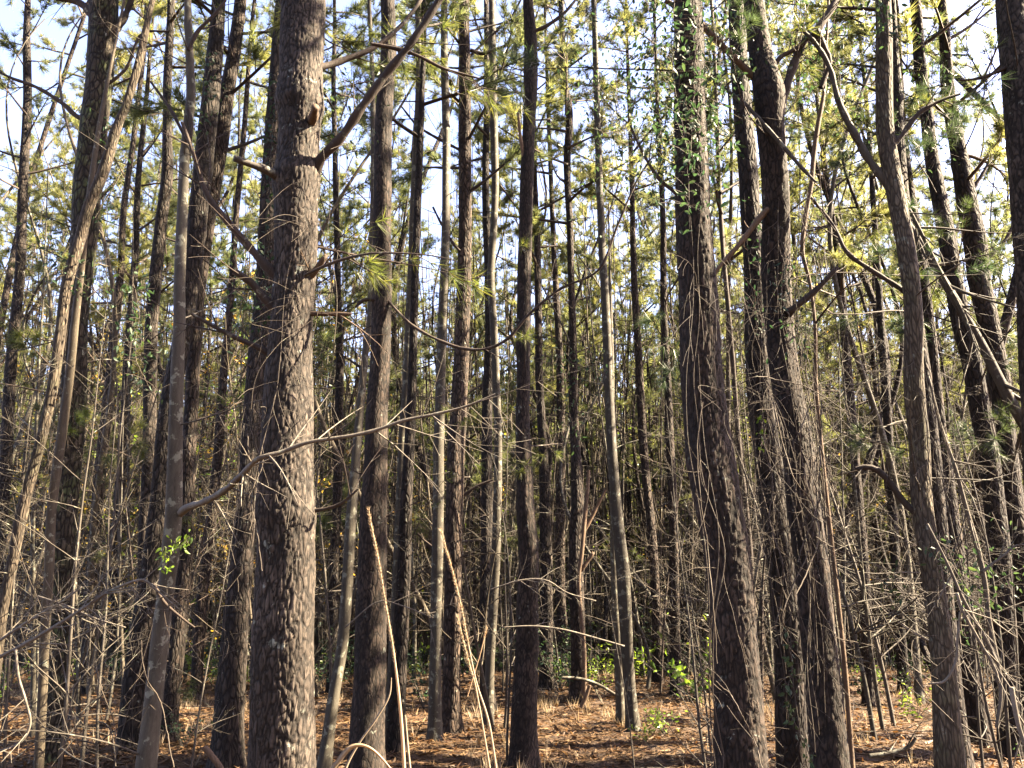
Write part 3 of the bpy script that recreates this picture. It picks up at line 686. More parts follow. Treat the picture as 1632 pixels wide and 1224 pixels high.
tree('O2', 'hardwood_tree', 'sapling', 'orange brown crooked dead sapling leaning against the foot of the crooked slim pine',
     12.2, [(938, 750, 5.6), (936, 775, 6.3), (931, 830, 7.0), (927, 880, 6.3), (922, 920, 6.3), (925, 980, 6.3), (930, 1030, 7.0), (930, 1118, 8.4)],
     'dead', H=5, sides=12, dz=.08, end=True, flare=.2, limbs=[
     Lm([(928, 850, 7), (940, 830, 6), (955, 800, 5), (965, 780, 4)], m='dead', twigs=1),
     Lm([(925, 910, 7), (940, 890, 6), (946, 880, 5)], m='dead', stub=True, twigs=0)])
tree('P', 'hardwood_tree', 'tree', 'lichen spotted pale grey trunk in the middle right gap, green leaves at its foot',
     10.0, [(945, -40, 8), (948, 50, 9), (952, 180, 10), (956, 300, 11), (960, 400, 12), (966, 500, 14), (970, 612, 15), (974, 700, 16), (979, 780, 17), (985, 850, 19), (993, 930, 21), (999, 1030, 19), (1005, 1110, 19), (1010, 1180, 22)],
     'smooth', H=13, sides=22, dz=.05, rl=7, rm='twig', rr=.006)
tree('P1', 'hardwood_tree', 'sapling', 'thinner pale grey stem running beside the lichen spotted trunk, joining it near the foot',
     10.6, [(975, 560, 8), (976, 650, 9), (978, 750, 10), (976, 850, 10), (979, 950, 11), (985, 1050, 12), (988, 1120, 14)],
     'smooth', H=7, sides=12, dz=.08, rl=4, rm='twig', rr=.004)
tree('P2', 'pine_tree', 'pine tree', 'slim dark pine just right of the central straight pine',
     13.2, [(853, 300, 8), (856, 380, 10), (858, 500, 12), (860, 612, 13), (866, 712, 15), (869, 812, 18), (871, 912, 20), (871, 1020, 21), (871, 1085, 24)],
     'pine_dark', H=16, sides=18, dz=.08, crown=5, rl=8)
tree('P3', 'pine_tree', 'pine tree', 'slim sun edged pine left of the crooked slim pine in the middle right gap',
     14.5, [(884, 420, 9), (889, 520, 11), (893, 612, 12), (894, 712, 14), (893, 812, 15), (893, 912, 16), (896, 1020, 17), (897, 1075, 19)],
     'pine', H=16, sides=18, dz=.08, crown=1, rl=8)
tree('Q', 'pine_tree', 'pine tree', 'slim pine with sunlit edge left of the thick rough pine, third stem out from it',
     14.0, [(1008, 300, 8), (1012, 450, 11), (1018, 560, 12), (1024, 680, 13), (1030, 770, 13), (1037, 850, 14), (1043, 950, 15), (1048, 1070, 17)],
     'pine', H=16, sides=16, dz=.08, crown=4, rl=8)
tree('Q2', 'pine_tree', 'pine tree', 'slim dark pine second stem out to the left of the thick rough pine',
     13.0, [(1055, 350, 9), (1058, 500, 11), (1064, 612, 12), (1066, 712, 14), (1070, 812, 15), (1073, 912, 16), (1078, 1080, 19)],
     'pine_dark', H=16, sides=16, dz=.08, crown=6, rl=8)
tree('T', 'pine_tree', 'pine tree', 'grey pine squeezed behind the gap of the two thick right-of-centre trunks, covered in hanging vine',
     7.2, [(1170, -60, 23.2), (1173, 0, 24.4), (1177, 90, 26.8), (1181, 170, 29.3), (1187, 250, 30.5), (1194, 350, 31.7), (1201, 450, 32.9), (1205, 550, 35.4), (1212, 640, 37.8), (1224, 740, 41.5), (1236, 840, 43.9), (1247, 940, 45.1), (1256, 1050, 46.4), (1264, 1224, 51.2)],
     'pine_dark', H=16, sides=36, dz=.04, crown=3, rl=4)
tree('U', 'pine_tree', 'pine tree', 'slim orange sunlit stem seen between the thick rough pine and the grey vine covered pine',
     10.5, [(1140, 130, 6.3), (1145, 260, 7.0), (1150, 400, 7.0), (1158, 500, 7.0), (1170, 620, 7.7), (1180, 720, 7.7), (1195, 850, 8.4), (1205, 1000, 9.8), (1212, 1120, 11.9)],
     'limb', H=13, sides=16, dz=.08, crown=6, rl=3)
tree('V', 'pine_tree', 'pine tree', 'thin peeling reddish stem right of the forked pine, orange in its upper part',
     6.3, [(1316, 90, 5.4), (1315, 140, 6.1), (1305, 200, 8.2), (1299, 250, 8.2), (1296, 290, 7.5), (1285, 350, 8.2), (1280, 400, 6.8), (1290, 450, 5.4), (1296, 520, 5.4), (1296, 612, 5.4), (1305, 720, 6.1), (1318, 850, 6.1), (1330, 1000, 6.8), (1345, 1224, 8.2)],
     'dead', H=8, sides=14, dz=.06, rl=2)
tree('X', 'pine_tree', 'pine tree', 'inner one of two dark leaning pines near the right edge',
     8.8, [(1449, -60, 13), (1453, 0, 15), (1465, 100, 18), (1480, 175, 20), (1490, 250, 22), (1503, 325, 25), (1513, 400, 27), (1527, 500, 28), (1545, 570, 28), (1558, 640, 29), (1572, 712, 29), (1582, 800, 30), (1592, 900, 32), (1606, 1060, 36)],
     'pine_dark', H=15, sides=28, dz=.05, crown=0, rl=12, rz=(3, 8.5), rneed=80, rL=(.8, 2.2), nmat='needle_blue')
tree('Y', 'pine_tree', 'pine tree', 'outer and thicker one of two dark leaning pines near the right edge',
     9.0, [(1494, -60, 12), (1498, 0, 14), (1504, 80, 17), (1513, 150, 20), (1528, 225, 23), (1538, 300, 28), (1553, 375, 33), (1563, 450, 32), (1575, 525, 30), (1589, 600, 31), (1600, 680, 31), (1612, 780, 32), (1625, 900, 34), (1640, 1060, 38)],
     'pine_dark', H=15, sides=28, dz=.05, crown=2, rl=12, rz=(3, 9), rneed=80, rL=(.8, 2.2), nmat='needle', limbs=[
     Lm([(1565, 420, 8), (1600, 385, 6), (1620, 350, 5), (1640, 330, 4)], twigs=4), Lm([(1545, 310, 7), (1570, 270, 5), (1590, 225, 4), (1600, 200, 3)], twigs=4)])
tree('Y2', 'pine_tree', 'pine tree', 'dark pine close behind the smooth tan trunk, partly hidden by it',
     8.4, [(1372, -40, 14), (1378, 60, 16), (1392, 160, 18), (1428, 90, 18), (1432, 160, 22), (1436, 250, 24), (1446, 340, 26), (1455, 420, 26), (1468, 540, 26), (1478, 640, 27), (1488, 760, 28), (1500, 900, 30), (1512, 1060, 34)][3:],
     'pine_dark', H=15, sides=24, dz=.06, crown=1, rl=10, rz=(3, 8), rneed=80, rL=(.8, 2.2), nmat='needle_blue')
tree('Z1', 'pine_tree', 'pine tree', 'pine foot between the smooth tan trunk and the right edge, its lower right side sunlit',
     9.6, [(1484, 560, 20), (1496, 700, 22), (1508, 800, 24), (1520, 900, 28), (1533, 1000, 30), (1547, 1080, 33), (1562, 1190, 38)],
     'pine', H=14, sides=24, dz=.05, crown=6, rl=4)
tree('Z', 'pine_tree', 'pine tree', 'thick plated pine cut off by the right edge at the top right corner',
     5.6, [(1612, -60, 48), (1618, 0, 50), (1627, 120, 52), (1636, 240, 54), (1644, 330, 56), (1655, 430, 58), (1670, 600, 62), (1695, 900, 68)],
     'pine_near', H=15, relief=.009, sides=64, dz=.016, crown=3, rl=2, rz=(4, 6), rneed=24, nmat='needle_blue', limbs=[
     Lm([(1618, 100, 8), (1595, 112, 6), (1560, 125, 5), (1530, 128, 3)], twigs=4, needles=20, nmat='needle_blue')])
# left-hand far group
LB = [(28, 14.0, [(40, 100, 12), (30, 400, 15), (20, 612, 17), (8, 800, 18), (-4, 1000, 20)], 'leftmost slim pine, leaning out over the left edge'),
      (29, 12.6, [(196, 380, 10), (182, 520, 13), (172, 640, 15), (163, 760, 16), (150, 900, 18), (140, 1100, 21)], 'slim pine just right of the dark mossy pine, in the yellow gap'),
      (30, 13.6, [(222, 300, 9), (213, 450, 12), (205, 600, 14), (200, 700, 15), (192, 850, 16), (185, 1085, 19)], 'slim pine midway between the dark mossy pine and the slim almost black pine'),
      (31, 12.2, [(360, 560, 12), (350, 700, 14), (340, 800, 15), (330, 900, 16), (322, 1000, 17), (315, 1110, 20)], 'slim pine in the gap between the light grey trunk and the half hidden pine'),
      (32, 13.0, [(535, 300, 9), (538, 450, 11), (540, 600, 13), (538, 750, 14), (533, 900, 15), (530, 1095, 18)], 'slim orange edged pine in the gap right of the thickest plated pine'),
      (33, 12.8, [(1325, 350, 9), (1340, 450, 11), (1352, 560, 13), (1362, 700, 14), (1372, 850, 16), (1385, 1095, 19)], 'slim dark pine, left of the pair between the forked pine and the tan trunk'),
      (34, 13.8, [(1398, 420, 10), (1404, 520, 11), (1414, 640, 13), (1424, 760, 14), (1432, 900, 15), (1440, 1080, 18)], 'slim dark pine, right of the pair between the forked pine and the tan trunk')]
for (s_, D_, p_, lb) in LB:
    tree('LB%d' % s_, 'pine_tree', 'pine tree', lb, D_, p_, 'pine' if s_ % 2 else 'pine_dark', H=15+s_ % 3, sides=16, dz=.1, crown=s_ % 7, rl=7)
# ------------------------------------------------------------ background pines, one object each
def stem_mesh(seed, H, r, name='trunk', m='pine', k=9, limbs=16, bend=.55, lo=1.2, tw=True):
    rng = np.random.RandomState(seed); Z = np.concatenate([np.linspace(-.15, 6, 34), np.linspace(6.4, H, 22)])
    x = wav(rng, Z, bend*.5, .12); y = wav(rng, Z, bend*.5, .12); x -= x[0]; y -= y[0]
    lean = rng.uniform(-.025, .025, 2); x += lean[0]*Z; y += lean[1]*Z
    R = np.maximum(r*(1-np.clip(Z/H, 0, 1)**1.5*.85)*(1+.30*np.exp(-np.maximum(Z, 0)/.25)), .012)*(1+.05*rng.normal(size=len(Z)))
    P = np.stack([x, y, Z], 1); mb = MB(); tube(mb, P, R, k, 0)
    for _ in range(limbs):
        z = lo+(H*.62-lo)*rng.rand()**.8; az = rng.uniform(0, 6.28); c = [np.interp(z, Z, x), np.interp(z, Z, y), z]
        grow(mb, rng, c, [math.cos(az), math.sin(az), rng.uniform(-.3, .7)], rng.uniform(.4, 1.7), rng.uniform(.006, .014), 2 if tw else 1, 1, .16, rng.uniform(-.05, .05), 3, 3, sub=.45, step=.2)
    return mb, P
STEMS = []
specs = [(13, .06), (16, .085), (14, .05), (17, .10), (11, .04), (15, .07), (15, .075), (10, .035), (18, .105), (13, .055)]
for i, (H_, r_) in enumerate(specs):
    r_ *= .78
    mb_, P_ = stem_mesh(300+i, H_, r_, limbs=[28, 24, 34, 22, 34, 28, 30, 34, 22, 30][i])
    STEMS.append([(mb_.mesh('trunk', [mt_, 'limb']), P_, H_) for mt_ in (('pine', 'pine_dark')[i % 2],)][0])

HEROX = sorted([(to_px(*TR[k].pos(np.array([TR[k].base_z+1.]))[0])[0], k) for k in TR if TR[k].D < 11])
REGION = [(-999, 70, 'beyond the leaning stems at left'), (70, 235, 'in the yellow gap at left'),
          (235, 400, 'behind the light grey trunk'), (400, 510, 'mostly behind the thickest pine'),
          (510, 640, 'just right of the thickest pine'), (640, 740, 'around the straight dark pine'),
          (740, 860, 'beyond the central straight pine'), (860, 980, 'behind the crooked slim pine'),
          (980, 1110, 'left of the thick rough pine'), (1110, 1260, 'behind the thick rough pine'),
          (1260, 1440, 'left of the smooth tan trunk'), (1440, 1560, 'right of the smooth tan trunk'), (1560, 3000, 'near the right edge')]
rng = np.random.RandomState(77)
placed = [(TR[k].pos(np.array([TR[k].base_z+1]))[0][:2]) for k in TR]
bgp = []; tries = 0
while len(bgp) < 258 and tries < 60000:
    tries += 1
    y = 13.4+31.6*rng.rand()**.80; x = (rng.rand()*2-1)*(.665*y+.6)
    md = 1.15
    if any((x-a)**2+(y-b)**2 < md*md for a, b in placed): continue
    # the small clearing behind the centre pine stays open
    if y < 17 and -2.2 < x < 3.6 and rng.rand() < .75: continue
    placed.append((x, y)); bgp.append((x, y))
bgp.sort(key=lambda p: p[1])
for q, (x, y) in enumerate(bgp):
    px, _ = to_px(x, y, 2.0)
    j = rng.randint(len(STEMS)); me, P_, H_ = STEMS[j]; s = rng.uniform(.85, 1.25); rz = rng.uniform(0, 6.28)
    reg = next(t for a, b, t in REGION if a <= px < b)
    band = 'midway back' if y < 20 else 'far back' if y < 31 else 'farthest back'
    size = 'very slender' if j in (4, 7, 2) else 'slender'
    root = empty('pine_tree', (x, y, float(ground(x, y))), rz, label='%s dark pine %s, %s' % (size, band, reg), cat='pine tree', group='%s pines %s, %s' % (size, band, reg))
    o = link('trunk', me, root, sc=(s*rng.uniform(.8, 1.25),)*2+(s,))
    c_ = rng.randint(7); cm, Hc = CR[c_]; k = np.argmin(np.abs(P_[:, 2]-(H_-Hc*.93)))
    p = P_[k]*[o.scale[0], o.scale[1], s]
    tp = P_[-1]*[o.scale[0], o.scale[1], s]
    cr = link('crown', cm, root, loc=p); v = Vector(tp-p); cr.rotation_euler = (v.to_track_quat('Z', 'Y') @ Matrix.Rotation(rng.uniform(0, 6), 3, 'Z').to_quaternion()).to_euler()
    cr.scale = (s*rng.uniform(.8, 1.2),)*2+(s,)

# ------------------------------------------------------------ far woods and the woods outside the frame, plus skylight blockers added behind the camera (light meshes)
def lite_tree(rng, H, r, far):
    mb = MB(); Z = np.linspace(-.2, H, 9); b = wav(rng, Z, .15, .15); c = wav(rng, Z, .15, .15)
    P = np.stack([b-b[0], c-c[0], Z], 1); tube(mb, P, np.maximum(r*(1-.85*np.clip(Z/H, 0, 1)**1.4), .02), 5, 0)
    N = 1500 if not far else 1300
    z = H*(.48+.52*rng.rand(N)**.9); rad = (1.9*(1-((z/H-.48)/.56)**1.3)+.15)*rng.rand(N)**.5; a = rng.rand(N)*6.28
    nc = rng.rand(N) < .85
    lob = .65+.5*np.sin(a*3+z*2.1+rng.uniform(0, 6)); C = np.stack([rad*lob*np.cos(a), rad*lob*np.sin(a), z+rad*.3], 1)[nc]
    tufts(mb, rng, C, np.tile([0, 0, .4], (len(C), 1)), 5 if not far else 6, .24 if not far else .32, .022 if not far else .026, 1, 1.)
    for _ in range(14):
        zz = rng.uniform(1, H*.6); az = rng.uniform(0, 6.28); tube(mb, wander_path(rng, [0, 0, zz], [math.cos(az), math.sin(az), rng.uniform(-.2, .6)], rng.uniform(.5, 1.6), 5, .2), np.linspace(.012, .004, 5), 3, 0)
    return mb
rng = np.random.RandomState(5)
proto = [lite_tree(rng, rng.uniform(14, 19), rng.uniform(.055, .10), True) for _ in range(5)]
mb = MB()
for _ in range(860):
    y = rng.uniform(44, 92); x = rng.uniform(-1, 1)*(.68*y+4); a = rng.uniform(0, 6.28); s = rng.uniform(.8, 1.2)
    R = np.array([[math.cos(a), -math.sin(a), 0], [math.sin(a), math.cos(a), 0], [0, 0, 1]])*s
    mb.merge(proto[rng.randint(5)], R, np.array([x, y, float(ground(x, y))]))
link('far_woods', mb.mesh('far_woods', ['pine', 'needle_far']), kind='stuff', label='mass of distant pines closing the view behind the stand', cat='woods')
def thicket():
    rng = np.random.RandomState(8); mb = MB()
    for _ in range(6800):
        y = rng.uniform(18, 66); x = rng.uniform(-1, 1)*(.66*y+1); H = rng.uniform(2.5, 15); n = 8
        P = wander_path(rng, [x, y, float(ground(x, y))-.1], [rng.normal(0, .07), rng.normal(0, .07), 1], H, n, .035)
        tube(mb, P, rng.uniform(.015, .042)*(1-.8*np.linspace(0, 1, n)), 4, [0, 1, 5, 5][rng.randint(4)])
        for _ in range(3):
            j = rng.randint(1, n-1); tube(mb, wander_path(rng, P[j], [rng.normal(), rng.normal(), rng.uniform(-.1, .9)], rng.uniform(.5, 2), 5, .2), np.linspace(.012, .005, 5), 3, int(rng.rand() < .4))
    C = []
    for _ in range(3800):
        y = rng.uniform(24, 75); x = rng.uniform(-1, 1)*(.66*y+1); h = rng.uniform(.2, 8)**1.0; m_ = rng.randint(12, 40)
        C.append(np.stack([rng.normal(x, .45, m_), rng.normal(y, .45, m_), float(ground(x, y))+h+rng.normal(0, .4, m_)], 1))
    C = np.concatenate(C); k = rng.rand(len(C))
    leaves(mb, rng, C[k < .35], .16, 2, .2, .55); leaves(mb, rng, C[(k >= .35) & (k < .5)], .15, 3, .2, .55)
    tufts(mb, rng, C[k >= .5], np.tile([0, 0, .3], (int((k >= .5).sum()), 1)), 5, .28, .03, 4, 1.)
    link('thicket', mb.mesh('thicket', ['pine', 'twig', 'leaf_lime', 'leaf_yellow', 'needle_far', 'smooth_tan']), kind='stuff', label='tangled thicket of thin stems and low leaves deep in the stand', cat='undergrowth')
thicket()
proto = [lite_tree(rng, rng.uniform(14, 18), rng.uniform(.08, .13), False) for _ in range(5)]
mb = MB(); nn = 0
while nn < 170:
    y = rng.uniform(-26, 44) if nn > 80 else rng.uniform(-26, -1); x = rng.uniform(-26, 42) if nn > 80 else rng.uniform(-20, 20)  # first batch stands unseen behind the camera, added to block ambient skylight
    if abs(x) < .70*max(y, 0)+2.6 or (y < 0 and math.hypot(x, y) < 4.2) or (x < 0 and x < -.7*max(y, 0)-15): continue
    if x > 0 and y > 0 and rng.rand() < .80: continue  # right-hand woods thinned to let sun through
    nn += 1
    a = rng.uniform(0, 6.28); s = rng.uniform(.85, 1.1)
    R = np.array([[math.cos(a), -math.sin(a), 0], [math.sin(a), math.cos(a), 0], [0, 0, 1]])*s
    mb.merge(proto[rng.randint(5)], R, np.array([x, y, float(ground(x, y))]))
link('side_and_blocker_woods', mb.mesh('side_and_blocker_woods', ['pine', 'needle_far']), kind='stuff', label='the same pine wood to either side, with unseen trees added behind to block skylight', cat='woods')

# ------------------------------------------------------------ bare understory saplings
def sapling_mesh(seed, H, r, n1, leafy=0, lm=None, bark='twig', up=.5):
    rng = np.random.RandomState(seed); mb = MB(); tips = []
    n = 22; P = wander_path(rng, [0, 0, -.08], [rng.normal(0, .12), rng.normal(0, .12), 1], H, n, .06, .02)
    R = np.maximum(r*(1-.85*np.linspace(0, 1, n)), .0025); tube(mb, P, R, 7, 0)
    for _ in range(n1):
        i = rng.randint(3, n-2); az = rng.uniform(0, 6.28); d = [math.cos(az), math.sin(az), up+rng.uniform(-.5, .6)]
        grow(mb, rng, P[i], d, H*rng.uniform(.12, .38)*(1.1-.5*i/n), R[i]*.5, 2, 0, .17, rng.uniform(-.02, .04), 4, 4, (.4, 1.1), tips, .5, .12)
    lb = None
    if leafy:
        lb = MB(); C = []
        for _ in range(leafy):
            q = tips[rng.randint(len(tips))]; C.append(q[rng.randint(len(q)//2, len(q))])
        leaves(lb, rng, np.array(C), .075, 0, .4, .5, .03)
        lb = lb.mesh('leaves', [lm])
    return mb.mesh('stem', [bark]), lb
SAP = [sapling_mesh(500+i, [3.2, 4.5, 6, 2.4, 5, 7, 3.8, 6.5][i], [.014, .018, .026, .010, .02, .032, .016, .028][i], [14, 16, 20, 12, 18, 20, 16, 22][i], bark=['twig', 'smooth', 'twig', 'twig', 'limb', 'smooth', 'twig', 'smooth_tan'][i])[0] for i in range(8)]
LSAP = [sapling_mesh(540+i, [5, 7, 6, 8][i], [.02, .03, .025, .035][i], 20, 420, ['leaf_yellow', 'leaf_yellow', 'leaf_lime', 'leaf_yellow'][i]) for i in range(4)]
def zone_of(px):
    return next(t for a, b, t in REGION if a <= px < b)
rng = np.random.RandomState(21)
for q in range(285):
    y = 6.6+19*rng.rand()**1.1; e = rng.rand()
    x = (rng.rand()*2-1)*.66*y
    px = to_px(x, y, 1)[0]
    if y < 12 and 500 < px < 1120 and rng.rand() < .8: continue
    j = rng.randint(8) if y > 9 else [0, 3, 6][rng.randint(3)]
    root = empty('bare_sapling', (x, y, float(ground(x, y))), rng.uniform(0, 6.28),
        label='leafless twiggy sapling %s, %s' % ('nearby' if y < 12 else 'deeper in', zone_of(px)), cat='sapling',
        group='bare saplings %s, %s' % ('nearby' if y < 12 else 'deeper in', zone_of(px)))
    link('stem', SAP[j], root, sc=rng.uniform(.8, 1.2))
for q in range(34):
    y = 13+18*rng.rand(); x = (-.66+ (.55 if q % 3 else 1.2)*rng.rand())*y; px = to_px(x, y, 1)[0]; j = rng.randint(4)
    root = empty('leafy_sapling', (x, y, float(ground(x, y))), rng.uniform(0, 6.28), label='thin sapling still holding fading yellow leaves, %s' % zone_of(px), cat='sapling', group='yellow leaved saplings, %s' % zone_of(px))
    s = rng.uniform(.9, 1.4); link('stem', LSAP[j][0], root, sc=s); link('leaves', LSAP[j][1], root, sc=s)

POLE = []
for i in range(5):
    mb_, P_ = stem_mesh(380+i, [10, 13, 9, 12, 14][i], [.035, .05, .03, .042, .055][i], limbs=26, bend=.9, lo=1.5)
    POLE.append(mb_.mesh('stem', [['smooth', 'smooth_tan'][i % 2], 'twig']))
rng = np.random.RandomState(61)
for q in range(64):
    y = 11.5+22*rng.rand(); x = (rng.rand()*2-1)*.66*y; px = to_px(x, y, 1)[0]
    root = empty('hardwood_tree', (x, y, float(ground(x, y))), rng.uniform(0, 6.28), label='pale leafless hardwood pole among the pines, %s' % zone_of(px), cat='tree', group='pale hardwood poles, %s' % zone_of(px))
    link('stem', POLE[rng.randint(5)], root, sc=rng.uniform(.8, 1.2))

YP = []
for i in range(4):
    mb_, P_ = stem_mesh(420+i, [7, 9, 6, 10][i], [.03, .038, .026, .045][i], limbs=8, bend=.5)
    cb_, ms = pine_crown(440+i, H=[4.6, 6, 4, 6.5][i], nl=20, n_t=52, reach=[1.2, 1.4, 1.1, 1.5][i])
    YP.append((mb_.mesh('trunk', ['pine', 'limb']), cb_.mesh('pine_crown', ms), P_[np.argmin(np.abs(P_[:, 2]-[2.4, 3, 2, 3.5][i]))]))
rng = np.random.RandomState(63)
for q in range(52):
    y = 16+22*rng.rand(); x = (rng.rand()*2-1)*.66*y; px = to_px(x, y, 1)[0]
    root = empty('young_pine', (x, y, float(ground(x, y))), rng.uniform(0, 6.28), label='young thin pine with needles from head height up, %s' % zone_of(px), cat='young pine', group='young pines, %s' % zone_of(px))
    t_, c_, p_ = YP[rng.randint(4)]; s = rng.uniform(.85, 1.2); link('trunk', t_, root, sc=s); link('crown', c_, root, loc=p_*s, rz=rng.uniform(0, 6), sc=s)

# ------------------------------------------------------------ evergreen shrubs and ground plants
def shrub_mesh(seed, H, nl, size, lm):
    rng = np.random.RandomState(seed); mb = MB(); tips = []
    for _ in range(6):
        az = rng.uniform(0, 6.28); grow(mb, rng, [0, 0, -.03], [math.cos(az)*.6, math.sin(az)*.6, 1], H*rng.uniform(.6, 1.1), .007, 1, 0, .16, 0, 5, 4, (.4, 1.), tips, .6, .1)
    lb = MB(); C = []
    for _ in range(nl):
        q = tips[rng.randint(len(tips))]; C.append(q[rng.randint(len(q)//3, len(q))])
    leaves(lb, rng, np.array(C), size, 0, .15, .42, .025)
    return mb.mesh('stem', ['twig']), lb.mesh('leaves', [lm])
SHR = [shrub_mesh(600+i, [1., .7, 1.4, .5][i], [150, 110, 190, 80][i], .07, ['leaf', 'leaf_lime', 'leaf', 'leaf_lime'][i]) for i in range(4)]
rng = np.random.RandomState(31)
spots = [(x, y) for x, y in zip((rng.rand(150)*2-1), 12.5+11*rng.rand(150))]
for q, (u, y) in enumerate(spots):
    x = u*.64*y
    px = to_px(x, y, .5)[0]
    j = rng.randint(4); root = empty('evergreen_shrub', (x, y, float(ground(x, y))), rng.uniform(0, 6.28),
        label='small evergreen shrub on the forest floor, %s' % zone_of(px), cat='shrub', group='evergreen shrubs, %s' % zone_of(px))
    s = rng.uniform(.6, 1.15); link('stem', SHR[j][0], root, sc=s); link('leaves', SHR[j][1], root, sc=s)
def near_shrub(px, D, j, s, label):
    x = (px-816)/F*D; root = empty('evergreen_shrub', (x, D, float(ground(x, D))), px, label=label, cat='shrub')
    link('stem', SHR[j][0], root, sc=s); link('leaves', SHR[j][1], root, sc=s)
near_shrub(1010, 9.4, 1, .45, 'small lime green plant at the foot of the lichen spotted pale trunk')
near_shrub(1045, 9.8, 3, .9, 'thin green seedling in the needles right of the lichen spotted pale trunk')
near_shrub(905, 13.6, 2, .9, 'tall green shrub behind the foot of the crooked slim pine')
near_shrub(1085, 12.6, 3, 2.2, 'sunlit lime green shrub left of the foot of the thick rough pine')
near_shrub(1115, 13.6, 1, 1.7, 'second lime green shrub, partly behind the thick rough pine')
near_shrub(688, 12.0, 0, 1.1, 'dark green shrub left of the foot of the straight dark twiggy pine')
near_shrub(1420, 11.0, 1, .8, 'lime green shrub left of the foot of the smooth tan trunk')
near_shrub(520, 12.5, 2, .8, 'green shrub in the gap right of the thickest pine')
near_shrub(300, 14.0, 1, 1.5, 'lime green shrub behind the light grey slender trunk')
near_shrub(15, 11.0, 3, 1.8, 'lime green shrub at the left edge behind the grey branches')
near_shrub(980, 14.5, 3, 1.8, 'bright green shrub behind the lichen spotted pale trunk')
near_shrub(1612, 7.6, 0, .5, 'blue green leafy plant in the bottom right corner')
near_shrub(330, 8.8, 0, .5, 'low dark green plant at the foot of the pine half hidden behind the thickest one')
near_shrub(600, 8.8, 2, .45, 'low dark shrub by the foot of the straight sunlit pine')

# ------------------------------------------------------------ vines wound on the trunks and hanging beside them
def vine_on(key, seed, label, z0, z1, r=.0045, loose=.05, group=None, leaf_n=0, lm='leaf', lsize=.06, turns=.5):
    T = TR[key]; rng = np.random.RandomState(seed); n = 46; Z = np.linspace(z0, z1, n)
    a0 = rng.uniform(3.4, 6.1); ang = a0+turns*np.linspace(0, 1, n)*rng.choice([-1, 1])*rng.uniform(.4, 2)+wav(rng, Z, .25, .8)
    off = T.rad(Z)*1.05+.012+np.abs(wav(rng, Z, loose, .6))
    c = T.pos(Z); P = np.stack([c[:, 0]+off*np.cos(ang), c[:, 1]+off*np.sin(ang), Z+wav(rng, Z, .04, 1)], 1)
    O = P[0].copy(); mb = MB(); tube(mb, P-O, r*(1-.5*np.linspace(0, 1, n)), 5, 0)
    for _ in range(8):
        i = rng.randint(3, n-3); grow(mb, rng, (P-O)[i], [rng.normal(), -.4, rng.normal()-.5], rng.uniform(.25, .8), r*.45, 1, 0, .34, -.10, 2, 4, step=.05)
    root = empty('vine', O, label=label, cat='vine', group=group); link('stem', mb.mesh('stem', ['vine']), root)
    if leaf_n:
        lb = MB(); C = (P-O)[np.sort(rng.randint(0, n, leaf_n))]+rng.normal(0, .05, (leaf_n, 3))
        leaves(lb, rng, C, lsize, 0, .75, .36, .04); link('leaves', lb.mesh('leaves', [lm]), root)
vs = 900
for key, n_, z0, z1, lab in (('R', 5, .6, 5.2, 'bare brown vine clinging to the thick rough pine right of centre'),
                             ('S', 17, .5, 5., 'bare brown vine looping down the forked pine'),
                             ('T', 17, .4, 5.5, 'bare brown vine on the grey pine behind the two thick right-hand trunks'),
                             ('W', 6, .5, 3.9, 'bare vine on the smooth tan trunk'), ('A', 4, 2., 4.6, 'thin dry vine on the left side of the thickest plated pine'),
                             ('B', 3, 1., 6, 'thin vine on the dark mossy pine'), ('D', 2, .5, 3, 'thin vine on the light grey slender trunk'), ('H', 3, .5, 4, 'thin vine on the pine half hidden behind the thickest one')):
    for i in range(n_):
        vs += 1; r_ = np.random.RandomState(vs)
        a_ = z0+(z1-z0)*r_.uniform(0, .5); b_ = a_+(z1-a_)*r_.uniform(.5, 1)
        vine_on(key, vs, lab, a_, b_, r_.uniform(.002, .0048), r_.uniform(.03, .13), group=lab)
def leafy_vine(pts, D, seed, label, nl, size=.055, lm='leaf', spread=.06, r=.003, droop=.7, dy=0, aspect=.4):
    rng = np.random.RandomState(seed); Q = smooth_path([[*at(a, b, D+dy*i/len(pts))[0]] for i, (a, b) in enumerate(pts)], 40)
    Q += np.cumsum(rng.normal(0, .004, Q.shape), 0); O = Q[0].copy(); mb = MB(); tube(mb, Q-O, r, 5, 0)
    lb = MB(); C = (Q-O)[rng.randint(0, 40, nl)]+rng.normal(0, spread, (nl, 3))
    for c in C[::3]:
        k = np.argmin(((Q-O-c)**2).sum(1)); tube(mb, np.array([(Q-O)[k], ((Q-O)[k]+c)/2+[0, 0, .01], c]), r*.5, 3, 0)
    leaves(lb, rng, C, size, 0, droop, aspect, .01)
    root = empty('leafy_vine', O, label=label, cat='vine'); link('stem', mb.mesh('stem', ['vine']), root); link('leaves', lb.mesh('leaves', [lm]), root)
leafy_vine([(1250, 1000), (1262, 1060), (1256, 1110), (1270, 1150), (1300, 1215)], 5.6, 1, 'green honeysuckle vine with oval leaves hanging by the foot of the forked pine', 60, .042, 'leaf', .022, aspect=.55)
leafy_vine([(1075, -30), (1072, 60), (1078, 130), (1092, 230), (1098, 330)], 5.0, 2, 'curtain of blue green drooping leaves over the top of the thick rough pine', 430, .06, 'leaf', .14)
leafy_vine([(1120, -30), (1112, 60), (1105, 150), (1095, 260)], 5.15, 3, 'drooping green vine on the right side of the top of the thick rough pine', 300, .055, 'leaf', .14)
leafy_vine([(1030, -20), (1040, 60), (1045, 140), (1052, 220), (1040, 300)], 5.6, 4, 'leafy vine hanging in the air left of the thick rough pine', 480, .055, 'leaf', .19)
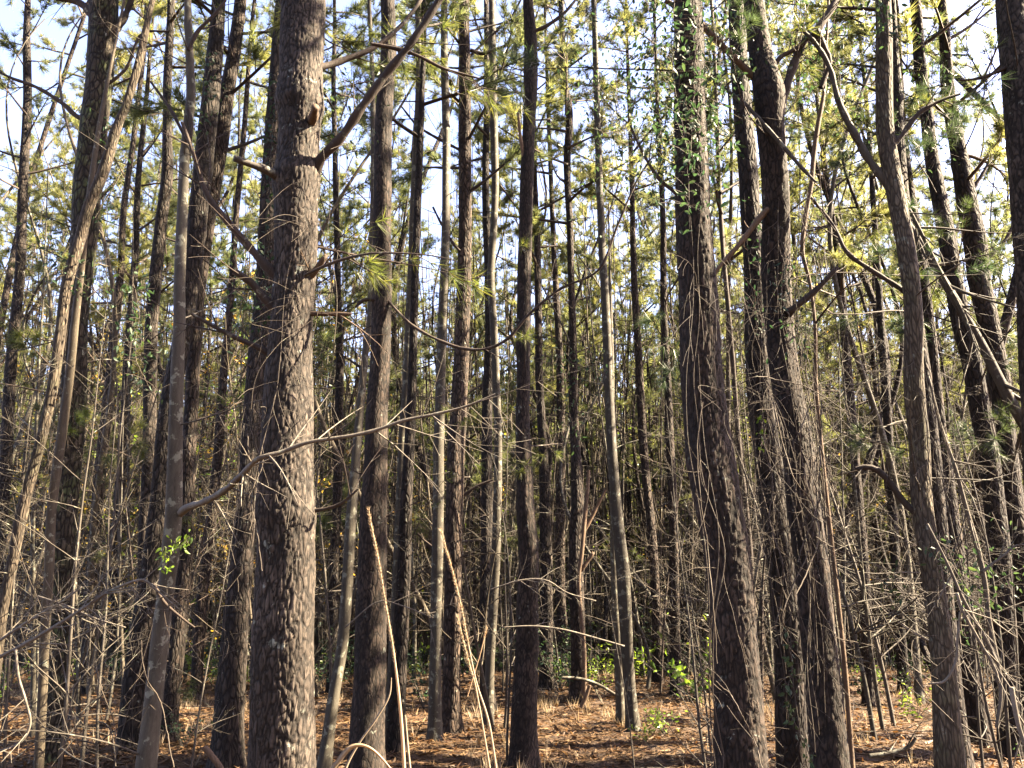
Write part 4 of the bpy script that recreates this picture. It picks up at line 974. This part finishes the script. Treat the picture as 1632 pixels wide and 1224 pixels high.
leafy_vine([(990, 100), (985, 160), (1000, 240), (990, 300)], 6.4, 5, 'dark leafy tangle hanging over the sagging thin limb', 420, .05, 'leaf', .24)
leafy_vine([(940, -20), (930, 60), (955, 140), (960, 220)], 8.2, 6, 'green leafy vine hanging at the top right of the picture centre', 380, .06, 'leaf', .3)
leafy_vine([(442, 120), (436, 220), (434, 300), (428, 380), (425, 450), (420, 540)], 4.7, 7, 'dark green vine down the left side of the thickest plated pine', 170, .04, 'leaf', .045)
leafy_vine([(382, 380), (395, 430), (388, 480), (392, 540)], 5.4, 8, 'leafy sprig hanging left of the thickest plated pine', 90, .05, 'leaf', .08)
leafy_vine([(212, 440), (220, 500), (216, 560), (228, 600)], 6.5, 9, 'dark leafy clump hanging in the gap left of the light grey slender trunk', 150, .055, 'leaf', .10)
leafy_vine([(60, 360), (80, 400), (110, 440), (150, 470)], 6.6, 10, 'dark leafy sprig across the mossy pine at far left', 110, .055, 'leaf', .09)
leafy_vine([(185, 200), (178, 250), (172, 300), (165, 340)], 7.4, 11, 'small green vine tuft in the crotch of the dark mossy pine', 110, .055, 'leaf', .09)
leafy_vine([(335, 90), (330, 150), (322, 200)], 7.8, 12, 'leafy tuft on the dark pine behind the light grey trunk', 120, .06, 'leaf', .1)
leafy_vine([(255, 882), (272, 868), (290, 858), (302, 850)], 4.9, 13, 'bright green fern like sprig in front of the light grey slender trunk', 46, .04, 'leaf_lime', .022)
leafy_vine([(260, 905), (272, 893), (284, 888)], 4.9, 14, 'lower small green sprig in front of the light grey slender trunk', 24, .036, 'leaf_lime', .018)
leafy_vine([(1218, 655), (1212, 672), (1208, 700)], 5.6, 15, 'small bright green sprig in the vines between the two thick right-hand trunks', 16, .042, 'leaf_lime', .02, aspect=.6)
leafy_vine([(1490, 860), (1510, 890), (1535, 920), (1560, 940)], 5.5, 16, 'blue green leafy spray right of the foot of the smooth tan trunk', 90, .05, 'leaf', .08)
leafy_vine([(1435, 900), (1428, 940), (1424, 980)], 5.7, 17, 'small dark leafy sprig left of the foot of the smooth tan trunk', 50, .045, 'leaf', .05)
leafy_vine([(1255, 420), (1240, 470), (1262, 520), (1250, 560)], 5.7, 18, 'leafy vine on the middle of the forked pine', 60, .05, 'leaf', .06)
leafy_vine([(1600, 860), (1590, 900), (1560, 950), (1540, 1010)], 6.4, 19, 'dark evergreen spray by the bottom right edge', 130, .05, 'leaf', .12)
leafy_vine([(1400, -30), (1405, 20), (1412, 60)], 5.6, 20, 'blue green tuft over the top of the smooth tan trunk', 90, .06, 'leaf', .08)
leafy_vine([(920, 700), (905, 640), (900, 600)], 9.5, 21, 'dark green tuft of leaves on the crooked slim pine', 60, .06, 'leaf', .12)
leafy_vine([(1150, -30), (1142, 40), (1150, 110), (1146, 180)], 5.8, 31, 'leafy vine filling the top gap between the thick rough pine and the forked pine', 330, .055, 'leaf', .16)
leafy_vine([(1270, -20), (1262, 50), (1280, 110), (1268, 170)], 6.2, 32, 'dark leafy tangle hanging among the limbs of the forked pine', 300, .05, 'leaf', .17)
leafy_vine([(1340, -20), (1330, 60), (1345, 140), (1352, 210)], 6.6, 33, 'loose leafy vine hanging between the forked pine and the smooth tan trunk, near its top', 220, .05, 'leaf', .2)
leafy_vine([(1215, 330), (1222, 400), (1212, 460), (1220, 540)], 6.3, 34, 'sparse leafy vine on the grey pine behind the forked pine', 110, .05, 'leaf', .1)
leafy_vine([(535, 90), (552, 140), (548, 200), (560, 250)], 5.6, 35, 'dark leafy tangle right of the top of the thickest plated pine', 150, .045, 'leaf', .13)
leafy_vine([(1475, 60), (1490, 120), (1484, 190), (1500, 240)], 7.6, 36, 'blue green leafy tangle in front of the two dark leaning pines', 200, .05, 'leaf', .2)
leafy_vine([(880, 560), (900, 575), (935, 590), (965, 600)], 8.6, 37, 'horizontal dark leafy spray across the crooked slim pine', 90, .05, 'leaf', .1)
# loose looping vines hanging in front of the right-hand trunks
LV = [([(1232, 640), (1240, 680), (1250, 720), (1262, 760), (1290, 800), (1300, 850), (1285, 900), (1262, 950)], 5.3),
      ([(1290, 650), (1275, 690), (1278, 730), (1290, 780), (1300, 830), (1290, 880), (1268, 930), (1250, 980), (1262, 1010)], 5.4),
      ([(1310, 640), (1306, 700), (1305, 760), (1300, 812), (1280, 870), (1270, 900)], 5.5),
      ([(1215, 660), (1218, 720), (1230, 770), (1225, 830), (1245, 900), (1240, 960), (1228, 1000)], 5.5),
      ([(1140, 1085), (1165, 1110), (1180, 1140), (1200, 1180), (1215, 1224)], 4.9),
      ([(1120, 640), (1112, 720), (1118, 800), (1130, 880), (1138, 960), (1145, 1060)], 5.0),
      ([(1300, 855), (1340, 880), (1380, 892), (1430, 915), (1480, 945)], 5.4),
      ([(1330, 1015), (1370, 1025), (1400, 1035), (1420, 1060), (1405, 1095)], 6.0),
      ([(1395, 960), (1425, 1010), (1450, 1060), (1480, 1110), (1520, 1150)], 5.4),
      ([(1180, 612), (1205, 600), (1240, 605), (1290, 622), (1340, 655)], 5.2),
      ([(20, 850), (60, 950), (95, 1040), (110, 1120), (130, 1224)], 5.2),
      ([(225, 1020), (235, 1080), (255, 1120), (265, 1170), (275, 1224)], 4.9),
      ([(395, 690), (396, 720), (402, 760), (400, 800), (408, 850), (412, 900)], 4.4),
      ([(150, 1060), (165, 1110), (180, 1150), (185, 1224)], 5.4)]
vlab = ['pale looping vine in front of the forked pine, first from the left at the top', 'long pale vine weaving over the foot of the forked pine', 'short pale vine on the right face of the forked pine', 'pale vine in the gap left of the forked pine',
        'thin vine crossing the foot of the thick rough pine', 'thin vine down the left face of the thick rough pine', 'slack vine stretching from the forked pine to the smooth tan trunk', 'short curled vine low between the forked pine and the tan trunk',
        'vine slanting down across the foot of the smooth tan trunk', 'slack vine crossing high over the forked pine', 'vine hanging in the bottom left corner among the stems', 'short vine at the foot of the light grey slender trunk',
        'wriggling pale vine beside the left edge of the thickest plated pine', 'short vine in the low tangle at bottom left']
for i, (pts, D) in enumerate(LV):
    rng_ = np.random.RandomState(1300+i); Q = smooth_path([at(a, b, D+rng_.normal(0, .05))[0] for a, b in pts], 40)+np.cumsum(rng_.normal(0, .002, (40, 3)), 0); O = Q[0].copy()
    mb = MB(); tube(mb, Q-O, .0045 if i < 4 else .0032, 5, 0)
    for _ in range(4): grow(mb, rng_, (Q-O)[rng_.randint(4, 36)], rng_.normal(size=3), .25, .0018, 1, 0, .3, -.04, 2, 3)
    o = link('vine', mb.mesh('vine', ['vine']), loc=O, label=vlab[i], cat='vine')

# ------------------------------------------------------------ near bare branches low down left and right
def bare_branch(pts, D, seed, label, m='pale_twig', tw=8, dy=0, tl=.35, name='bare_branch', depth=2):
    rng = np.random.RandomState(seed); P = []
    for i, (a, b, w) in enumerate(pts):
        p, t = at(a, b, D+dy*i/max(1, len(pts)-1)); P.append([*p, w/2*t/F])
    Q = smooth_path(P, 40); O = Q[0, :3].copy(); pos = Q[:, :3]-O; R = np.maximum(Q[:, 3], .001)
    mb = MB(); tube(mb, pos, R, 7, 0, cap=True)
    for _ in range(tw):
        i = rng.randint(3, 38); T = pos[i+1]-pos[i-1]; T /= np.linalg.norm(T)
        grow(mb, rng, pos[i], side_dir(rng, T, rng.uniform(.4, 1.1)), tl*rng.uniform(.5, 1.3), R[i]*.5, depth-1, 0, .2, 0, 4, 4)
    return link(name, mb.mesh(name, [m]), loc=O, label=label, cat='branch')
bare_branch([(-30, 1058, 7), (0, 1047, 6), (65, 1012, 6), (145, 962, 5), (175, 942, 5), (225, 924, 4), (245, 937, 3), (290, 975, 2)], 4.6, 1, 'grey bare branch slanting up across the bottom left, longest one there', tw=16)
bare_branch([(-20, 1035, 5), (30, 1000, 4), (70, 975, 4), (105, 955, 3), (130, 935, 2)], 4.8, 2, 'shorter grey branch just above the longest bottom left one', tw=12)
bare_branch([(25, 1035, 4), (30, 1080, 4), (42, 1120, 4), (48, 1155, 4), (30, 1185, 4), (-10, 1200, 4)], 4.3, 3, 'pale hooked branch curling back to the left edge at bottom left', tw=3)
bare_branch([(60, 950, 3), (105, 965, 3), (150, 985, 3), (200, 1000, 2)], 4.9, 4, 'thin branch crossing the bottom left tangle', tw=10)
bare_branch([(245, 930, 5), (262, 960, 5), (290, 985, 4), (310, 1000, 3)], 5.0, 5, 'dark short branch passing in front of the light grey slender trunk', 'limb', tw=3)
bare_branch([(1478, 835, 4), (1513, 905, 5), (1535, 955, 6), (1566, 1010, 6), (1590, 1060, 7), (1595, 1110, 6), (1588, 1160, 5)], 5.0, 6, 'pale bare branch arching down at bottom right, outer one of the pair', tw=10)
bare_branch([(1525, 945, 5), (1535, 975, 5), (1560, 1020, 5), (1585, 1065, 5), (1592, 1090, 4)], 4.9, 7, 'pale bare branch arching down at bottom right, inner one of the pair', tw=7)
bare_branch([(1530, 975, 3), (1526, 1020, 4), (1523, 1055, 4), (1506, 1085, 4), (1480, 1090, 3)], 5.0, 8, 'short hooked branch near the foot of the smooth tan trunk', tw=3)
bare_branch([(1565, 912, 5), (1580, 900, 5), (1600, 885, 4), (1618, 870, 3), (1640, 868, 3)], 5.6, 9, 'pale forked side branch at the right edge', tw=4)
bare_branch([(1480, 600, 3), (1500, 680, 5), (1523, 747, 6), (1540, 810, 7), (1558, 872, 8), (1570, 930, 8), (1576, 985, 8), (1590, 1060, 9)], 6.0, 10, 'thin grey stem slanting down right of the smooth tan trunk', tw=9, tl=.5)
bare_branch([(1612, 1095, 8), (1618, 1130, 8), (1626, 1165, 7), (1640, 1200, 6)], 4.2, 11, 'blurred pale branch end in the bottom right corner', tw=2)
bare_branch([(1385, 1205, 7), (1420, 1200, 7), (1448, 1190, 6), (1460, 1175, 5)], 7.6, 12, 'pale fallen branch on the ground between the forked pine and the tan trunk', 'smooth', tw=2)
bare_branch([(325, 1190, 10), (338, 1205, 10), (352, 1225, 10), (362, 1250, 10)], 6.8, 13, 'broken pale stick poking up from the ground at bottom left', 'dead', tw=0)
bare_branch([(780, 940, 2), (830, 925, 3), (870, 925, 3), (905, 945, 2), (950, 958, 2)], 8.0, 14, 'thin twig crossing in front of the centre pine, upper one', tw=9)
bare_branch([(800, 1000, 2), (850, 998, 3), (900, 1004, 3), (960, 1020, 3), (995, 1030, 3)], 8.1, 15, 'thin pale twig sagging right of the centre pine, lower one', tw=6)
bare_branch([(895, 1080, 5), (925, 1082, 5), (955, 1092, 5), (985, 1110, 5)], 11.6, 16, 'pale fallen branch lying in the sunny clearing', 'smooth', tw=2)
bare_branch([(926, 1128, 7), (934, 1110, 7), (940, 1092, 6)], 11.4, 17, 'short split stake standing in the sunny clearing', 'dead', tw=0)
bare_branch([(550, 1000, 2), (600, 960, 2), (640, 965, 2), (690, 985, 1)], 6.0, 18, 'fine twig across the foot of the straight sunlit pine', tw=5)
bare_branch([(1425, 315, 8), (1438, 340, 9), (1470, 392, 11), (1503, 446, 13), (1538, 504, 14), (1568, 556, 15), (1593, 605, 16), (1618, 652, 17), (1660, 722, 18)], 7.4, 20, 'long dead leaning trunk slanting down to the right edge behind the smooth tan trunk', 'twig', tw=14, name='leaning_dead_tree', tl=.8)
bare_branch([(1450, 335, 5), (1475, 385, 6), (1500, 436, 6), (1530, 490, 6), (1560, 560, 5)], 7.0, 21, 'thinner dead pole leaning along the long dead leaning trunk', 'smooth', tw=8, name='leaning_dead_tree', tl=.6)
rng = np.random.RandomState(44)
for i in range(34):      # fallen sticks on the needles
    y = 8.8+8*rng.rand(); x = (rng.rand()*2-1)*.62*y; L = rng.uniform(.4, 1.6); a = rng.uniform(-.7, .7)+(3.14 if rng.rand() < .5 else 0)
    P = wander_path(rng, [0, 0, 0], [math.cos(a), math.sin(a), 0], L, 10, .09); P[:, 2] = ground(P[:, 0]+x, P[:, 1]+y)-float(ground(x, y))+.02+np.abs(P[:, 2])*.3
    mb = MB(); tube(mb, P, np.linspace(.014, .004, 10)*rng.uniform(.6, 1.4), 6, 0, cap=True)
    for _ in range(3): grow(mb, rng, P[rng.randint(2, 8)], [rng.normal(), rng.normal(), .4], .25, .004, 1, 0, .15, 0, 2, 4)
    zz = zone_of(to_px(x, y, 0)[0])
    link('fallen_branch', mb.mesh('fallen_branch', [['twig', 'limb', 'dead'][i % 3]]), loc=(x, y, float(ground(x, y))), label='dead stick lying on the pine straw, %s' % zz, cat='branch', group='dead sticks on the ground, %s' % zz)

# ------------------------------------------------------------ tall dry grass stalks in front
def plume(pts, D, seed, label, fluff=(0, .45), w=.007, nf=800):
    rng = np.random.RandomState(seed); Q = smooth_path([[*at(a, b, D)[0], wd*.28*D/F] for a, b, wd in pts], 80); O = Q[-1, :3].copy(); O = Q[-1, :3].copy()
    pos = Q[:, :3]-O; root = empty('grass_stalk', O, label=label, cat='dry grass')
    mb = MB(); tube(mb, pos, np.maximum(Q[:, 3], .0012), 6, 0); link('stem', mb.mesh('stem', ['straw']), root)
    lo, hi = int(79*fluff[0]), int(79*fluff[1]); k = rng.randint(lo, max(hi, lo+1), nf); T = np.gradient(pos, axis=0); T /= np.linalg.norm(T, axis=1)[:, None]
    nb = MB(); tufts(nb, rng, pos[k], -T[k]*0+[0, 0, .0]-T[k]*1.0, 2, .015, .0013, 0, .45); link('seed_head', nb.mesh('seed_head', ['straw']), root)
plume([(588, 815, 2), (593, 845, 4), (599, 872, 5), (606, 910, 5), (611, 942, 5), (620, 995, 6), (628, 1045, 6), (636, 1112, 8), (641, 1170, 9), (645, 1240, 10)], 1.9, 1, 'leftmost tall dry grass stalk in the foreground, tallest seed head', (0, .62), nf=700)
plume([(704, 848, 2), (711, 875, 3), (719, 902, 3), (734, 962, 4), (745, 1020, 4), (759, 1087, 5), (779, 1152, 6), (793, 1240, 6)], 2.0, 2, 'middle dry grass stalk in the foreground, bending left at the tip', (0, .5), nf=420)
plume([(730, 985, 2), (738, 1020, 3), (749, 1062, 4), (757, 1090, 4), (768, 1150, 5), (783, 1240, 6)], 2.05, 3, 'shorter dry grass stalk close beside the middle one', (0, .4), nf=200)
plume([(776, 1000, 1.5), (766, 1040, 2), (757, 1070, 2.5), (745, 1110, 2.5)], 2.02, 4, 'thin dry grass side stalk crossing the middle ones', (0, .2), nf=20)
def blade(pts, D, label):
    Q = smooth_path([[*at(a, b, D)[0], wd*D/F] for a, b, wd in pts], 50); O = Q[-1, :3].copy(); P = Q[:, :3]-O; T = np.gradient(P, axis=0); T /= np.linalg.norm(T, axis=1)[:, None]
    s = np.cross(T, [0, .8, .6]); s /= np.linalg.norm(s, axis=1)[:, None]; u = np.cross(T, s); h = Q[:, 3:4]/2
    v = np.stack([P-s*h, P+u*h*.5, P+s*h, P+u*h*.5-u*.0009], 1).reshape(-1, 3)
    mb = MB(); mb.add(v, ring_faces(50, 4)); link('dry_grass_leaf', mb.mesh('dry_grass_leaf', ['straw']), loc=O, label=label, cat='dry grass')
blade([(520, 1240, 6), (540, 1212, 8), (558, 1192, 9), (578, 1188, 7), (600, 1200, 5), (632, 1236, 2)], 1.8, 'broad folded dry grass blade arching at the bottom edge')
blade([(624, 1080, 1), (620, 1110, 2.5), (600, 1145, 3.5), (575, 1180, 3.5), (555, 1215, 4), (545, 1245, 4)], 1.85, 'narrow dry grass blade curving down left of the leftmost stalk')
blade([(655, 1240, 4), (650, 1190, 3), (646, 1140, 2)], 1.95, 'thin upright dry blade just right of the leftmost stalk')
